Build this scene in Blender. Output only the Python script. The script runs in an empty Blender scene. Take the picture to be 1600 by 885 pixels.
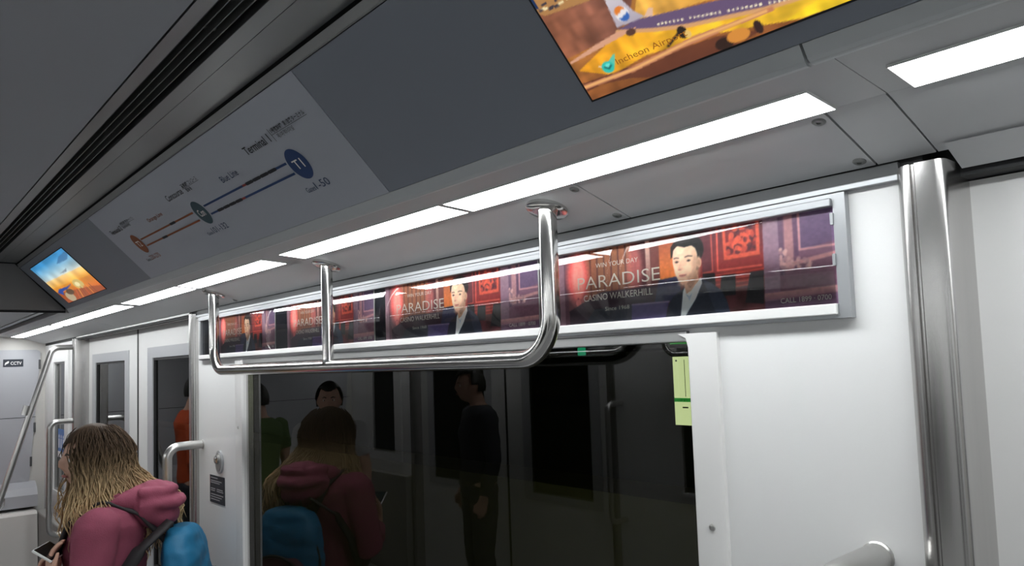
import bpy, bmesh, math, random
import numpy as np
from mathutils import Matrix, Vector

random.seed(7)
SC = bpy.context.scene
COL = SC.collection
H = 1.75                      # camera height above the car floor (m)

# ------------------------------------------------------------------ camera
def build_camera():
    f, yaw, pit, rol, cy0 = 1155.7, .8496, .0687, -.0347, 483.95
    cy, sy, cp, sp = math.cos(yaw), math.sin(yaw), math.cos(pit), math.sin(pit)
    fw = Vector((-sy*cp, cy*cp, sp)); rt = Vector((cy, sy, 0)); up = rt.cross(fw)
    c, s = math.cos(rol), math.sin(rol)
    r2 = c*rt + s*up; u2 = -s*rt + c*up
    cam = bpy.data.cameras.new('camera')
    cam.sensor_width = 36; cam.lens = f/1600*36; cam.shift_y = (cy0-442.5)/1600
    cam.clip_start = .02; cam.clip_end = 60
    o = bpy.data.objects.new('camera', cam)
    m = Matrix((r2, u2, -fw)).transposed().to_4x4(); m.translation = (0, 0, H)
    o.matrix_world = m; COL.objects.link(o); SC.camera = o
build_camera()

# ------------------------------------------------------------------ world, exposure
LIGHT_STRENGTH = 22.0
w = bpy.data.worlds.new('world'); SC.world = w; w.use_nodes = True
w.node_tree.nodes['Background'].inputs[0].default_value = (.02, .022, .02, 1)   # dark tunnel outside
w.node_tree.nodes['Background'].inputs[1].default_value = .12
vs = SC.view_settings
SC.display_settings.display_device = 'sRGB'
vs.view_transform = 'Standard'; vs.look = 'None'; vs.gamma = 1; vs.exposure = 0.0
vs.use_curve_mapping = False

# ------------------------------------------------------------------ materials
def s2l(c):
    return tuple((x/12.92 if x <= .04045 else ((x+.055)/1.055)**2.4) for x in c)
def rgb(r, g, b): return s2l((r/255, g/255, b/255))
MATS = {}
def mat(name, col, rough=.5, metal=0, bump=0, bscale=200, spec=.5, var=0, vscale=8, stretch=(1, 1, 1), coat=0):
    m = bpy.data.materials.new(name); m.use_nodes = True; MATS[name] = m
    nt = m.node_tree; b = nt.nodes['Principled BSDF']
    b.inputs['Base Color'].default_value = (*col, 1)
    b.inputs['Roughness'].default_value = rough; b.inputs['Metallic'].default_value = metal
    b.inputs['Specular IOR Level'].default_value = spec
    if coat: b.inputs['Coat Weight'].default_value = coat
    if bump or var:
        tc = nt.nodes.new('ShaderNodeTexCoord'); mp = nt.nodes.new('ShaderNodeMapping')
        mp.inputs['Scale'].default_value = stretch
        nt.links.new(tc.outputs['Object'], mp.inputs[0])
    if bump:
        n = nt.nodes.new('ShaderNodeTexNoise'); n.inputs['Scale'].default_value = bscale; n.inputs['Detail'].default_value = 4
        nt.links.new(mp.outputs[0], n.inputs['Vector'])
        bp = nt.nodes.new('ShaderNodeBump'); bp.inputs['Strength'].default_value = bump; bp.inputs['Distance'].default_value = .002
        nt.links.new(n.outputs['Fac'], bp.inputs['Height']); nt.links.new(bp.outputs[0], b.inputs['Normal'])
    if var:
        n = nt.nodes.new('ShaderNodeTexNoise'); n.inputs['Scale'].default_value = vscale; n.inputs['Detail'].default_value = 5
        nt.links.new(mp.outputs[0], n.inputs['Vector'])
        r = nt.nodes.new('ShaderNodeMapRange'); r.inputs['To Min'].default_value = 1-var; r.inputs['To Max'].default_value = 1+var
        nt.links.new(n.outputs['Fac'], r.inputs['Value'])
        mx = nt.nodes.new('ShaderNodeMix'); mx.data_type = 'RGBA'; mx.blend_type = 'MULTIPLY'
        mx.inputs['Factor'].default_value = 1; mx.inputs['A'].default_value = (*col, 1)
        nt.links.new(r.outputs[0], mx.inputs['B']); nt.links.new(mx.outputs['Result'], b.inputs['Base Color'])
        m2 = nt.nodes.new('ShaderNodeMapRange'); m2.inputs['To Min'].default_value = rough*.85; m2.inputs['To Max'].default_value = min(1, rough*1.2)
        nt.links.new(n.outputs['Fac'], m2.inputs['Value']); nt.links.new(m2.outputs[0], b.inputs['Roughness'])
    return m
def emit(name, col, strength):
    m = bpy.data.materials.new(name); m.use_nodes = True; MATS[name] = m
    nt = m.node_tree; nt.nodes.remove(nt.nodes['Principled BSDF'])
    e = nt.nodes.new('ShaderNodeEmission'); e.inputs[0].default_value = (*col, 1); e.inputs[1].default_value = strength
    nt.links.new(e.outputs[0], nt.nodes['Material Output'].inputs[0]); return m
def vcol(name, emission=0, rough=.5):
    m = bpy.data.materials.new(name); m.use_nodes = True; MATS[name] = m
    nt = m.node_tree; b = nt.nodes['Principled BSDF']
    a = nt.nodes.new('ShaderNodeVertexColor'); a.layer_name = 'Col'
    if emission:
        nt.links.new(a.outputs[0], b.inputs['Emission Color']); b.inputs['Emission Strength'].default_value = emission
        b.inputs['Base Color'].default_value = (.01, .01, .01, 1); b.inputs['Roughness'].default_value = .3
    else:
        nt.links.new(a.outputs[0], b.inputs['Base Color']); b.inputs['Roughness'].default_value = rough
    return m
def glass(name, tint, ior=1.5, rough=.01, fres=True, gain=1.0):
    m = bpy.data.materials.new(name); m.use_nodes = True; MATS[name] = m
    nt = m.node_tree; nt.nodes.remove(nt.nodes['Principled BSDF'])
    t = nt.nodes.new('ShaderNodeBsdfTransparent'); t.inputs[0].default_value = (*tint, 1)
    out = nt.nodes['Material Output']
    if not fres:
        nt.links.new(t.outputs[0], out.inputs[0]); return m
    g = nt.nodes.new('ShaderNodeBsdfGlossy'); g.inputs['Roughness'].default_value = rough
    g.inputs[0].default_value = (.95, .95, .95, 1)
    fr = nt.nodes.new('ShaderNodeFresnel'); fr.inputs[0].default_value = ior
    mx = nt.nodes.new('ShaderNodeMixShader')
    nt.links.new(fr.outputs[0], mx.inputs[0])
    nt.links.new(t.outputs[0], mx.inputs[1]); nt.links.new(g.outputs[0], mx.inputs[2])
    nt.links.new(mx.outputs[0], out.inputs[0]); return m

M = MATS
mat('wall_white', (.78, .785, .78), .38, bump=.03, bscale=350)
mat('door_white', (.70, .70, .69), .42, bump=.03, bscale=350, var=.03, vscale=6)
mat('ceiling_grey', (.365, .385, .42), .5, bump=.04, bscale=500)
mat('cove_grey', (.52, .53, .54), .45, bump=.03, bscale=400)
mat('slope_grey', (.265, .29, .335), .5, bump=.05, bscale=500)
mat('map_white', (.49, .52, .58), .5, bump=.02, bscale=400)
mat('bulkhead_grey', (.22, .22, .225), .5, bump=.05, bscale=500)
mat('console_grey', (.42, .43, .46), .45, bump=.05, bscale=300)
mat('console_beige', (.58, .57, .54), .5, bump=.04, bscale=300)
mat('console_light', (.70, .68, .65), .5, bump=.04, bscale=300)
mat('cover_grey', (.30, .295, .28), .5, bump=.03, bscale=300)
mat('floor_grey', (.23, .23, .235), .5, bump=.1, bscale=120, var=.12, vscale=40)
mat('stainless', (.55, .54, .53), .24, 1, var=.10, vscale=3, stretch=(30, 30, .6))
mat('band_metal', (.42, .435, .435), .36, 1, var=.06, vscale=3, stretch=(.6, 20, 20))
mat('chrome', (.66, .65, .63), .15, 1, var=.05, vscale=20)
mat('satin_steel', (.58, .575, .56), .30, 1, var=.05, vscale=30)
mat('aluminium', (.40, .415, .43), .38, .6, var=.03, vscale=4, stretch=(.5, 10, 10))
mat('aluminium_grey', (.36, .365, .36), .4, .5)
mat('rubber_black', (.012, .012, .013), .6)
mat('gap_grey', (.07, .073, .077), .6)
mat('lip_grey', (.60, .63, .64), .4)
mat('recess_dark', (.02, .021, .023), .7)
mat('slat_grey', (.20, .205, .20), .4, .6)
mat('white_plastic', (.74, .74, .73), .35)
mat('frame_grey', (.47, .48, .50), .35, .2)
mat('print_black', (.014, .016, .022), .6)
mat('print_white', (.85, .85, .85), .5)
mat('print_cream', (.97, .94, .90), .5)
mat('print_blue', (.012, .055, .19), .5)
mat('print_navy', (.02, .05, .13), .5)
mat('print_orange', (.30, .075, .012), .5)
mat('print_teal', (.03, .085, .11), .5)
mat('print_red', (.35, .04, .03), .5)
mat('sticker_navy', (.012, .018, .03), .4)
mat('sticker_blue', (.05, .17, .48), .4)
mat('backing_navy', (.02, .022, .035), .4)
mat('concrete_dark', (.05, .048, .038), .8, bump=.3, bscale=40, var=.25, vscale=5)
mat('sill_olive', (.36, .31, .17), .7, var=.1, vscale=5)
mat('skin', (.56, .33, .24), .5, bump=.02, bscale=200)
mat('eye_white', (.8, .78, .75), .2); mat('iris', (.08, .05, .03), .2)
mat('lip', (.42, .15, .13), .4)
mat('pink_fleece', (.275, .062, .105), .9, bump=.5, bscale=260, var=.12, vscale=30)
mat('pink_rib', (.225, .05, .085), .9, bump=.5, bscale=400)
mat('grey_jersey', (.16, .17, .19), .9, bump=.3, bscale=300)
mat('teal_nylon', (.008, .15, .30), .6, bump=.3, bscale=300, var=.1, vscale=14)
mat('black_webbing', (.02, .018, .02), .7, bump=.4, bscale=500)
mat('maroon_nylon', (.09, .022, .042), .65, bump=.3, bscale=300)
mat('denim', (.03, .045, .09), .85, bump=.4, bscale=400)
mat('shoe_dark', (.03, .03, .03), .6); mat('sole_white', (.6, .6, .58), .6)
mat('orange_fabric', (.55, .075, .015), .8, bump=.3, bscale=250)
mat('green_fabric', (.10, .16, .05), .85, bump=.3, bscale=250)
mat('white_fabric', (.5, .5, .5), .85, bump=.3, bscale=250)
mat('dark_fabric', (.03, .03, .045), .85, bump=.3, bscale=250)
mat('hair_black', (.012, .01, .009), .5)
mat('screen_black', (.008, .008, .01), .12)
vcol('hair_colour', rough=.62); MATS['hair_colour'].node_tree.nodes['Principled BSDF'].inputs['Specular IOR Level'].default_value = .2; vcol('poster_print', rough=.5)
vcol('screen_image', emission=1.0)
vcol('map_image', emission=.75)
emit('light_diffuser', (.965, .99, 1.0), LIGHT_STRENGTH)
emit('sign_lamp', (.89, 1.0, .60), 1.45)
emit('sign_green', (.05, .5, .08), .8)
emit('lamp_teal', (.05, .75, .42), .6)
glass('window_tint', (.42, .44, .36), 1.5, .004)
glass('clear_back', (.9, .92, .88), fres=False)
glass('cover_clear', (.93, .93, .94), 1.48, .012)

# ------------------------------------------------------------------ helpers
MIR = [False]
def new_obj(name, verts, faces, m, parent=None, smooth=False, mats=None, mi=None, normals=True):
    v = np.array(verts, float).reshape(-1, 3)
    if MIR[0]: v[:, 1] = -.44 - v[:, 1]
    c = (v.min(0)+v.max(0))/2
    me = bpy.data.meshes.new(name)
    me.from_pydata([tuple(x) for x in (v-c)], [], [tuple(f) for f in faces])
    for mm in (mats or [m]): me.materials.append(M[mm] if isinstance(mm, str) else mm)
    if mi is not None: me.polygons.foreach_set('material_index', mi)
    if normals:
        bm = bmesh.new(); bm.from_mesh(me); bmesh.ops.recalc_face_normals(bm, faces=bm.faces); bm.to_mesh(me); bm.free()
    if smooth:
        me.polygons.foreach_set('use_smooth', [True]*len(me.polygons))
        if smooth != 'all': me.set_sharp_from_angle(angle=math.radians(38))
    me.update()
    o = bpy.data.objects.new(name, me); COL.objects.link(o)
    if parent is not None:
        o.parent = parent; o.location = Vector(c) - wloc(parent)
    else: o.location = c
    return o
def wloc(o):
    v = Vector(o.location)
    while o.parent: o = o.parent; v = v + o.location
    return v
def empty(name, loc):
    loc = list(loc)
    if MIR[0]: loc[1] = -.44 - loc[1]
    o = bpy.data.objects.new(name, None); o.location = loc; o.empty_display_size = .05; COL.objects.link(o); return o
def tag(o, label=None, cat=None, group=None, kind=None):
    if label: o['label'] = label
    if cat: o['category'] = cat
    if group: o['group'] = group
    if kind: o['kind'] = kind
    return o
def struct(o): o['kind'] = 'structure'; return o

class G:                                    # geometry collector
    def __init__(s): s.v = []; s.f = []; s.m = []
    def add(s, v, f, mi=0):
        n = len(s.v); s.v += [tuple(x) for x in v]; s.f += [tuple(i+n for i in q) for q in f]; s.m += [mi]*len(f); return s
    def box(s, x0, x1, y0, y1, z0, z1, mi=0, fr=None, bev=0):
        if bev:
            bm = bmesh.new(); bmesh.ops.create_cube(bm, size=1)
            for q in bm.verts: q.co = Vector(((x0+x1)/2+q.co.x*(x1-x0), (y0+y1)/2+q.co.y*(y1-y0), (z0+z1)/2+q.co.z*(z1-z0)))
            bmesh.ops.bevel(bm, geom=bm.edges[:]+bm.verts[:], offset=bev, segments=2, profile=.5, affect='EDGES')
            bm.verts.index_update(); v = [tuple(q.co) for q in bm.verts]; f = [[q.index for q in p.verts] for p in bm.faces]; bm.free()
        else:
            v = [(x, y, z) for x in (x0, x1) for y in (y0, y1) for z in (z0, z1)]
            f = [(0, 1, 3, 2), (4, 6, 7, 5), (0, 4, 5, 1), (2, 3, 7, 6), (0, 2, 6, 4), (1, 5, 7, 3)]
        if fr: v = [fr(*p) for p in v]
        return s.add(v, f, mi)
    def prism(s, pts, a0, a1, axis='x', mi=0, fr=None):
        n = len(pts)
        def P(a, p): return {'x': (a, p[0], p[1]), 'z': (p[0], p[1], a), 'y': (p[0], a, p[1]), 'w': (p[0], p[1], a)}[axis]
        v = [P(a0, p) for p in pts]+[P(a1, p) for p in pts]
        f = [tuple(range(n)), tuple(range(2*n-1, n-1, -1))]+[(i, (i+1) % n, n+(i+1) % n, n+i) for i in range(n)]
        if fr: v = [fr(*p) for p in v]
        return s.add(v, f, mi)
    def disc(s, u, v, r, w0, w1, fr, n=28, ru=None, mi=0):
        ru = ru or r
        return s.prism([(u+ru*math.cos(2*math.pi*i/n), v+r*math.sin(2*math.pi*i/n)) for i in range(n)], w0, w1, 'w', mi, fr)
    def rect(s, u0, u1, v0, v1, w, fr, mi=0):
        return s.add([fr(u0, v0, w), fr(u1, v0, w), fr(u1, v1, w), fr(u0, v1, w)], [(0, 1, 2, 3)], mi)
    def ring(s, u0, u1, v0, v1, t, w0, w1, fr, tb=None, mi=0):
        tb = tb or t
        s.box(u0, u1, v0, v0+tb, w0, w1, mi, fr); s.box(u0, u1, v1-tb, v1, w0, w1, mi, fr)
        s.box(u0, u0+t, v0+tb, v1-tb, w0, w1, mi, fr); s.box(u1-t, u1, v0+tb, v1-tb, w0, w1, mi, fr); return s
    def tube(s, path, r, n=16, cap=True, mi=0):
        path = [Vector(p) for p in path]; k = len(path)
        rr = r if isinstance(r, (list, tuple)) else [r]*k
        t = (path[1]-path[0]).normalized(); ref = Vector((0, 0, 1)) if abs(t.z) < .9 else Vector((1, 0, 0))
        u = t.cross(ref).normalized(); v = []
        for i, p in enumerate(path):
            t = (path[min(i+1, k-1)]-path[max(i-1, 0)]).normalized()
            u = (u - t*u.dot(t)).normalized(); b = t.cross(u)
            for j in range(n):
                a = 2*math.pi*j/n; v.append(p+(u*math.cos(a)+b*math.sin(a))*rr[i])
        f = [(i*n+j, i*n+(j+1) % n, (i+1)*n+(j+1) % n, (i+1)*n+j) for i in range(k-1) for j in range(n)]
        if cap: f += [tuple(range(n-1, -1, -1)), tuple(range((k-1)*n, k*n))]
        return s.add(v, f, mi)
    def lathe(s, prof, fr, n=24, mi=0):      # profile (r, w) about the w axis of frame fr
        v = [fr(r*math.cos(2*math.pi*j/n), r*math.sin(2*math.pi*j/n), w) for r, w in prof for j in range(n)]
        k = len(prof)
        f = [(i*n+j, i*n+(j+1) % n, (i+1)*n+(j+1) % n, (i+1)*n+j) for i in range(k-1) for j in range(n)]
        f += [tuple(range(n-1, -1, -1)), tuple(range((k-1)*n, k*n))]
        return s.add(v, f, mi)
    def obj(s, name, m, parent=None, smooth=False, normals=True):
        mats = m if isinstance(m, (list, tuple)) else [m]
        return new_obj(name, s.v, s.f, mats[0], parent, smooth, mats, s.m if len(mats) > 1 else None, normals)

def fillet(pts, r, seg=8):
    pts = [Vector(p) for p in pts]; out = [pts[0]]
    for i in range(1, len(pts)-1):
        a, b, c = pts[i-1], pts[i], pts[i+1]; d1 = (a-b).normalized(); d2 = (c-b).normalized()
        ang = d1.angle(d2); t = r/math.tan(ang/2); p1 = b+d1*t; p2 = b+d2*t
        cen = b+(d1+d2).normalized()*(r/math.sin(ang/2))
        v1 = p1-cen; v2 = p2-cen; tot = v1.angle(v2)
        for k in range(seg+1):
            q = k/seg; out.append(cen+(v1*math.sin((1-q)*tot)+v2*math.sin(q*tot))/math.sin(tot))
    out.append(pts[-1]); return out
def rrect(u0, u1, v0, v1, r, n=5):
    o = []
    for cx, cy, a in ((u1-r, v0+r, -90), (u1-r, v1-r, 0), (u0+r, v1-r, 90), (u0+r, v0+r, 180)):
        for i in range(n+1):
            t = math.radians(a+90*i/n); o.append((cx+r*math.cos(t), cy+r*math.sin(t)))
    return o

TH = .7761; CS, SN = math.cos(TH), math.sin(TH)
def slope(u, v, w): return (u, .699-CS*v-SN*w, H+.3052+SN*v-CS*w)     # sloped coving panel, v up the slope
def wallf(y): return lambda u, v, w: (u, y-w, H+v)                     # right side wall, w towards the aisle
def endf(x): return lambda u, v, w: (x+w, u, H+v)                      # far end wall

def text(name, body, fr, u, v, h, m, width=None, parent=None, w=.0006, align='l', bold=0):
    cu = bpy.data.curves.new(name, 'FONT'); cu.body = body; cu.size = 1; cu.resolution_u = 3; cu.offset = bold
    t = bpy.data.objects.new(name, cu); COL.objects.link(t)
    me = bpy.data.meshes.new_from_object(t); bpy.data.objects.remove(t)
    if len(me.vertices) == 0: return None
    co = np.array([x.co[:] for x in me.vertices]); fs = [tuple(p.vertices) for p in me.polygons]
    bpy.data.meshes.remove(me)
    mn, mx = co.min(0), co.max(0); sy = h/(mx[1]-mn[1]); sx = (width/(mx[0]-mn[0])) if width else sy
    wd = sx*(mx[0]-mn[0]); off = {'l': 0, 'c': -wd/2, 'r': -wd}[align]
    vs_ = [fr(u+off+(p[0]-mn[0])*sx, v+(p[1]-mn[1])*sy, w) for p in co]
    return new_obj(name, vs_, fs, m, parent, normals=False)

# painter for flat print and screen pictures (colours become point colours of a grid)
class Canvas:
    def __init__(s, w, h, col):
        s.w, s.h = w*2, h*2
        s.u, s.v = np.meshgrid((np.arange(s.w)+.5)/s.w, (np.arange(s.h)+.5)/s.h); s.asp = w/h
        s.a = np.zeros((s.h, s.w, 3)); s.a[:] = np.array(col)/255.
    def blend(s, mask, col, alpha=1):
        c = np.array(col, float)/255.; k = (mask*alpha)[..., None] if np.ndim(mask) == 2 else alpha
        s.a = s.a*(1-k)+c*k; return s
    def mask(s, pts):
        m = np.zeros(s.u.shape, bool); n = len(pts)
        for i in range(n):
            (x0, y0), (x1, y1) = pts[i], pts[(i+1) % n]
            if y0 == y1: continue
            c = ((y0 > s.v) != (y1 > s.v)) & (s.u < (x1-x0)*(s.v-y0)/(y1-y0)+x0); m ^= c
        return m.astype(float)
    def poly(s, pts, col, alpha=1): return s.blend(s.mask(pts), col, alpha)
    def rect(s, u0, u1, v0, v1, col, alpha=1): return s.poly([(u0, v0), (u1, v0), (u1, v1), (u0, v1)], col, alpha)
    def gpoly(s, pts, c0, c1, axis=1, lo=None, hi=None, alpha=1):
        m = s.mask(pts); t = s.v if axis == 1 else s.u
        p = [q[axis] for q in pts]; lo = min(p) if lo is None else lo; hi = max(p) if hi is None else hi
        k = np.clip((t-lo)/(hi-lo), 0, 1)[..., None]
        c = (np.array(c0)*(1-k)+np.array(c1)*k)/255.; mm = (m*alpha)[..., None]
        s.a = s.a*(1-mm)+c*mm; return s
    def ell(s, cu, cv, ru, rv, col, alpha=1, soft=.08, rot=0):
        x = (s.u-cu)*s.asp; y = s.v-cv; c, q = math.cos(rot), math.sin(rot); x, y = x*c+y*q, -x*q+y*c
        d = np.sqrt((x/(ru*s.asp))**2+(y/rv)**2); return s.blend(np.clip((1-d)/soft+.5, 0, 1), col, alpha)
    def line(s, pts, wd, col, alpha=1):
        for (x0, y0), (x1, y1) in zip(pts[:-1], pts[1:]):
            ax, bx = x0*s.asp, x1*s.asp; dx, dy = bx-ax, y1-y0; L = dx*dx+dy*dy+1e-12
            px = s.u*s.asp-ax; py = s.v-y0; t = np.clip((px*dx+py*dy)/L, 0, 1)
            d = np.hypot(px-t*dx, py-t*dy); s.blend(np.clip((wd/2-d)*s.h*.7+.5, 0, 1), col, alpha)
        return s
    def noise(s, amp, fu, fv, seed=0, mask=None):
        r = np.random.RandomState(seed); g = r.rand(int(fv)+2, int(fu)+2)
        x = s.u*fu; y = s.v*fv; xi = x.astype(int); yi = y.astype(int); fx = x-xi; fy = y-yi
        fx = fx*fx*(3-2*fx); fy = fy*fy*(3-2*fy)
        n = (g[yi, xi]*(1-fx)+g[yi, xi+1]*fx)*(1-fy)+(g[yi+1, xi]*(1-fx)+g[yi+1, xi+1]*fx)*fy
        k = amp*(n-.5)*2
        if mask is not None: k = k*mask
        s.a = np.clip(s.a*(1+k[..., None]), 0, 1); return s
    def mesh(s, name, u0, u1, v0, v1, wv, fr, m, parent, gain=1.0):
        a = np.clip(s.a, 0, 1); a = (a[0::2, 0::2]+a[1::2, 0::2]+a[0::2, 1::2]+a[1::2, 1::2])/4
        h, w_ = a.shape[:2]; us = np.linspace(u0, u1, w_); vs2 = np.linspace(v0, v1, h)
        verts = [fr(x, y, wv) for y in vs2 for x in us]
        idx = np.arange(h*w_).reshape(h, w_)
        f = np.stack([idx[:-1, :-1], idx[:-1, 1:], idx[1:, 1:], idx[1:, :-1]], -1).reshape(-1, 4)
        o = new_obj(name, verts, f.tolist(), m, parent, normals=False)
        lin = np.where(a <= .04045, a/12.92, ((a+.055)/1.055)**2.4)*gain
        at = o.data.color_attributes.new('Col', 'FLOAT_COLOR', 'POINT')
        at.data.foreach_set('color', np.concatenate([lin.reshape(-1, 3), np.ones((h*w_, 1))], 1).astype(np.float32).ravel())
        return o

XF, XN = -6.3, 3.4            # far and near ends of the car
BK = -3.89                    # bulkhead where the raised ceiling ends
D0, D1 = -5.235, -3.085       # far doorway
E0, E1 = -.314, 1.836         # near doorway

# ------------------------------------------------------------------ SETTING
struct(G().box(XF, XN, -1.44, 1.0, -.03, 0).obj('floor', 'floor_grey'))

def ceiling_side(parent, right):
    # light bed
    for x0, x1 in ((XF, -.3225), (-.3215, XN)):
        G().prism([(.8469, H+.2805), (.714, H+.2895), (.714, H+.3045), (.8469, H+.2985)], x0, x1).obj('light_bed_panel', 'cove_grey', parent)
    # outer cove panels with recessed joints
    prof = [(.989, H+.2379), (.93, H+.2563), (.885, H+.2695), (.862, H+.2765), (.8465, H+.2803), (.8465, H+.2985), (.989, H+.2579)]
    cuts = [XF, -4.2, -2.55, -.808, -.395, -.3225] if right else [XF, -4.2, -2.55, -.808]
    prev = []
    for a, b in zip(cuts[:-1], cuts[1:]):
        prev.append(G().prism(prof, a+(.0015 if a > XF else 0), b-.0015).obj('cove_panel', 'cove_grey', parent))
    prev.append(G().prism(prof, cuts[-1]+(.001 if right else .002), XN).obj('cove_panel', 'cove_grey', parent))
    if right:
        def cv(x, y): # frame on the cove panel
            t = .3002; z = .2379+(.989-y)*math.tan(t)
            return lambda u, v, w: (x+u, y-math.cos(t)*v-math.sin(t)*w, H+z+math.sin(t)*v-math.cos(t)*w)
        for (x, y, k) in ((-.823, .868, 1), (-.823, .972, 1), (-.41, .866, 3), (-.41, .972, 3), (-2.565, .868, 1), (-2.565, .972, 1)):
            G().lathe([(.0085, -.001), (.0085, .001), (.006, .0028), (.0028, .0028), (.0028, .0012)], cv(x, y), 16).obj('screw', 'slat_grey', prev[k])
    # lip trim between the bed and the sloped panels
    lip = [(.7225, H+.2889), (.7185, H+.2868), (.713, H+.2868), (.7085, H+.2905), (.699, H+.3052), (.702, H+.3095), (.7225, H+.304)]
    G().prism(lip, BK, -.346).obj('lip_trim', 'lip_grey', parent)
    lip2 = [(.7225, H+.2889), (.7165, H+.2885), (.7085, H+.2925), (.699, H+.3052), (.702, H+.3095), (.7225, H+.304)]
    G().prism(lip2, -.343, XN).obj('lip_trim', 'lip_grey', parent)
    # sloped panels
    segs = [(BK+.004, -2.561), (-1.1115, XN)] if right else [(BK+.004, -2.561), (-2.558, -1.1145), (-1.1115, XN)]
    for a, b in segs: G().box(a, b, .001, .256, -.012, 0, 0, slope).obj('sloped_panel', 'slope_grey', parent)
    # shadow channel and metal band along the top
    G().box(BK, XN, .47, .53, H+.512, H+.53).obj('channel_back', 'recess_dark', parent)
    G().prism([(.516, H+.486), (.512, H+.486), (.506, H+.500), (.520, H+.512)], BK+.004, XN).obj('channel_lip', 'aluminium_grey', parent)
    G().box(BK+.004, XN, .4415, .5047, H+.507, H+.512).obj('metal_band', 'band_metal', parent)
    G().box(BK+.004, XN, .4120, .4405, H+.507, H+.512).obj('metal_band', 'band_metal', parent)
    G().box(BK+.004, XN, .3345, .357, H+.507, H+.512).obj('metal_band', 'band_metal', parent)

def air_vent(lab):
    t = empty('air_vent', (0, .385, H+.507)); tag(t, lab, 'air vent')
    G().box(BK+.004, XN, .357, .412, H+.536, H+.54).box(BK+.004, XN, .357, .3585, H+.507, H+.536).box(BK+.004, XN, .4105, .412, H+.507, H+.536).obj('vent_recess', 'recess_dark', t)
    for y in (.3705, .3845, .3985):
        G().box(BK+.006, XN, y-.0009, y+.0009, H+.5085, H+.526).obj('slat', 'slat_grey', t)
    for i, x in enumerate(np.arange(-3.6, 3.3, .62)):
        G().box(x-.004, x+.004, .3587, .4103, H+.522, H+.5355).obj('spacer', 'slat_grey', t)

ceil = struct(empty('ceiling', (0, -.22, H+.5)))
for r in (True, False):
    MIR[0] = not r; ceiling_side(ceil, r)
MIR[0] = False
cz = [BK+.004, -2.80, -.55, 1.4, XN]
for a, b in zip(cz[:-1], cz[1:]):
    G().box(a+.0015, b-.0015, -.771, .331, H+.507, H+.515).obj('ceiling_panel', 'ceiling_grey', ceil)
G().box(BK, XN, -.774, .334, H+.5155, H+.53).obj('ceiling_backing', 'recess_dark', ceil)
G().box(XF, XN, -1.46, 1.02, H+.545, H+.56).obj('roof', 'recess_dark', ceil)
# bulkhead closing the raised ceiling, and the low ceiling beyond it
bh = [(.694, H+.300), (.694, H+.3005), (.508, H+.4925), (.498, H+.503), (-.938, H+.503), (-.948, H+.4925), (-1.134, H+.3005), (-1.134, H+.300)]
G().prism(bh, BK-.03, BK-.004).obj('bulkhead', 'bulkhead_grey', ceil)
G().box(BK-.034, BK-.03, -1.14, .70, H+.29, H+.53).obj('bulkhead_backing', 'recess_dark', ceil)
lowc = [(XF, -4.92), (-4.917, BK-.03)]
for a, b in lowc: G().box(a, b, -1.05, .61, H+.302, H+.312).obj('low_ceiling_panel', 'console_grey', ceil)
for m_ in (False, True):
    MIR[0] = m_
    G().box(XF, BK-.035, .611, .634, H+.297, H+.312).obj('low_ceiling_trim', 'aluminium', ceil)
    G().box(XF, BK-.035, .634, .69, H+.318, H+.325).obj('low_ceiling_groove', 'recess_dark', ceil)
    G().prism([(.69, H+.318), (.69, H+.296), (.714, H+.2895), (.714, H+.318)], XF, BK-.035).obj('low_ceiling_trim', 'cove_grey', ceil)
MIR[0] = False
air_vent('long dark slatted air vent in the metal ceiling band above the route map')
MIR[0] = True
air_vent('matching slatted air vent along the far side of the raised ceiling, behind the viewer')
MIR[0] = False

# side walls: m_=False is the wall in view
def side_wall(name, right):
    g = G()
    y0, y1 = 1.0, 1.03
    g.box(-3.03, -2.62, y0, y1, 0, H+.222); g.box(-.654, -.369, y0, y1, 0, H+.222)
    g.box(-2.62, -.654, y0, y1, H+.022, H+.222); g.box(-2.62, -.654, y0, y1, 0, H-.80)
    g.box(E1+.055, XN, y0, y1, 0, H+.222)
    g.box(XF, -6.0, y0, y1, 0, H+.222); g.box(-5.45, D0-.05, y0, y1, 0, H+.222)
    g.box(-6.0, -5.45, y0, y1, H+.16, H+.222); g.box(-6.0, -5.45, y0, y1, 0, H-.83)
    o = struct(g.obj(name, 'wall_white'))
    G().box(-3.02, -.371, .988, 1.0, H+.2125, H+.2205, bev=.001).obj('top_rail', 'aluminium', o)
    G().box(-3.02, -.371, .992, 1.0, H+.2205, H+.2365).obj('shadow_gap', 'gap_grey', o)  # solid dark strip, the gap's shade put into its colour
    for a, b in ((XF, E0-.03), (E1+.03, XN)): G().box(a, b, 1.0, 1.03, H+.2225, H+.262).obj('cant_rail', 'recess_dark', o)
    G().box(-6.2, D0-.06, .93, .999, .005, H-.93, bev=.01).obj('lower_cover', 'cover_grey', o)
    return o
WR = side_wall('wall_right', True)
MIR[0] = True; WL = side_wall('wall_left', False); MIR[0] = False

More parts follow.
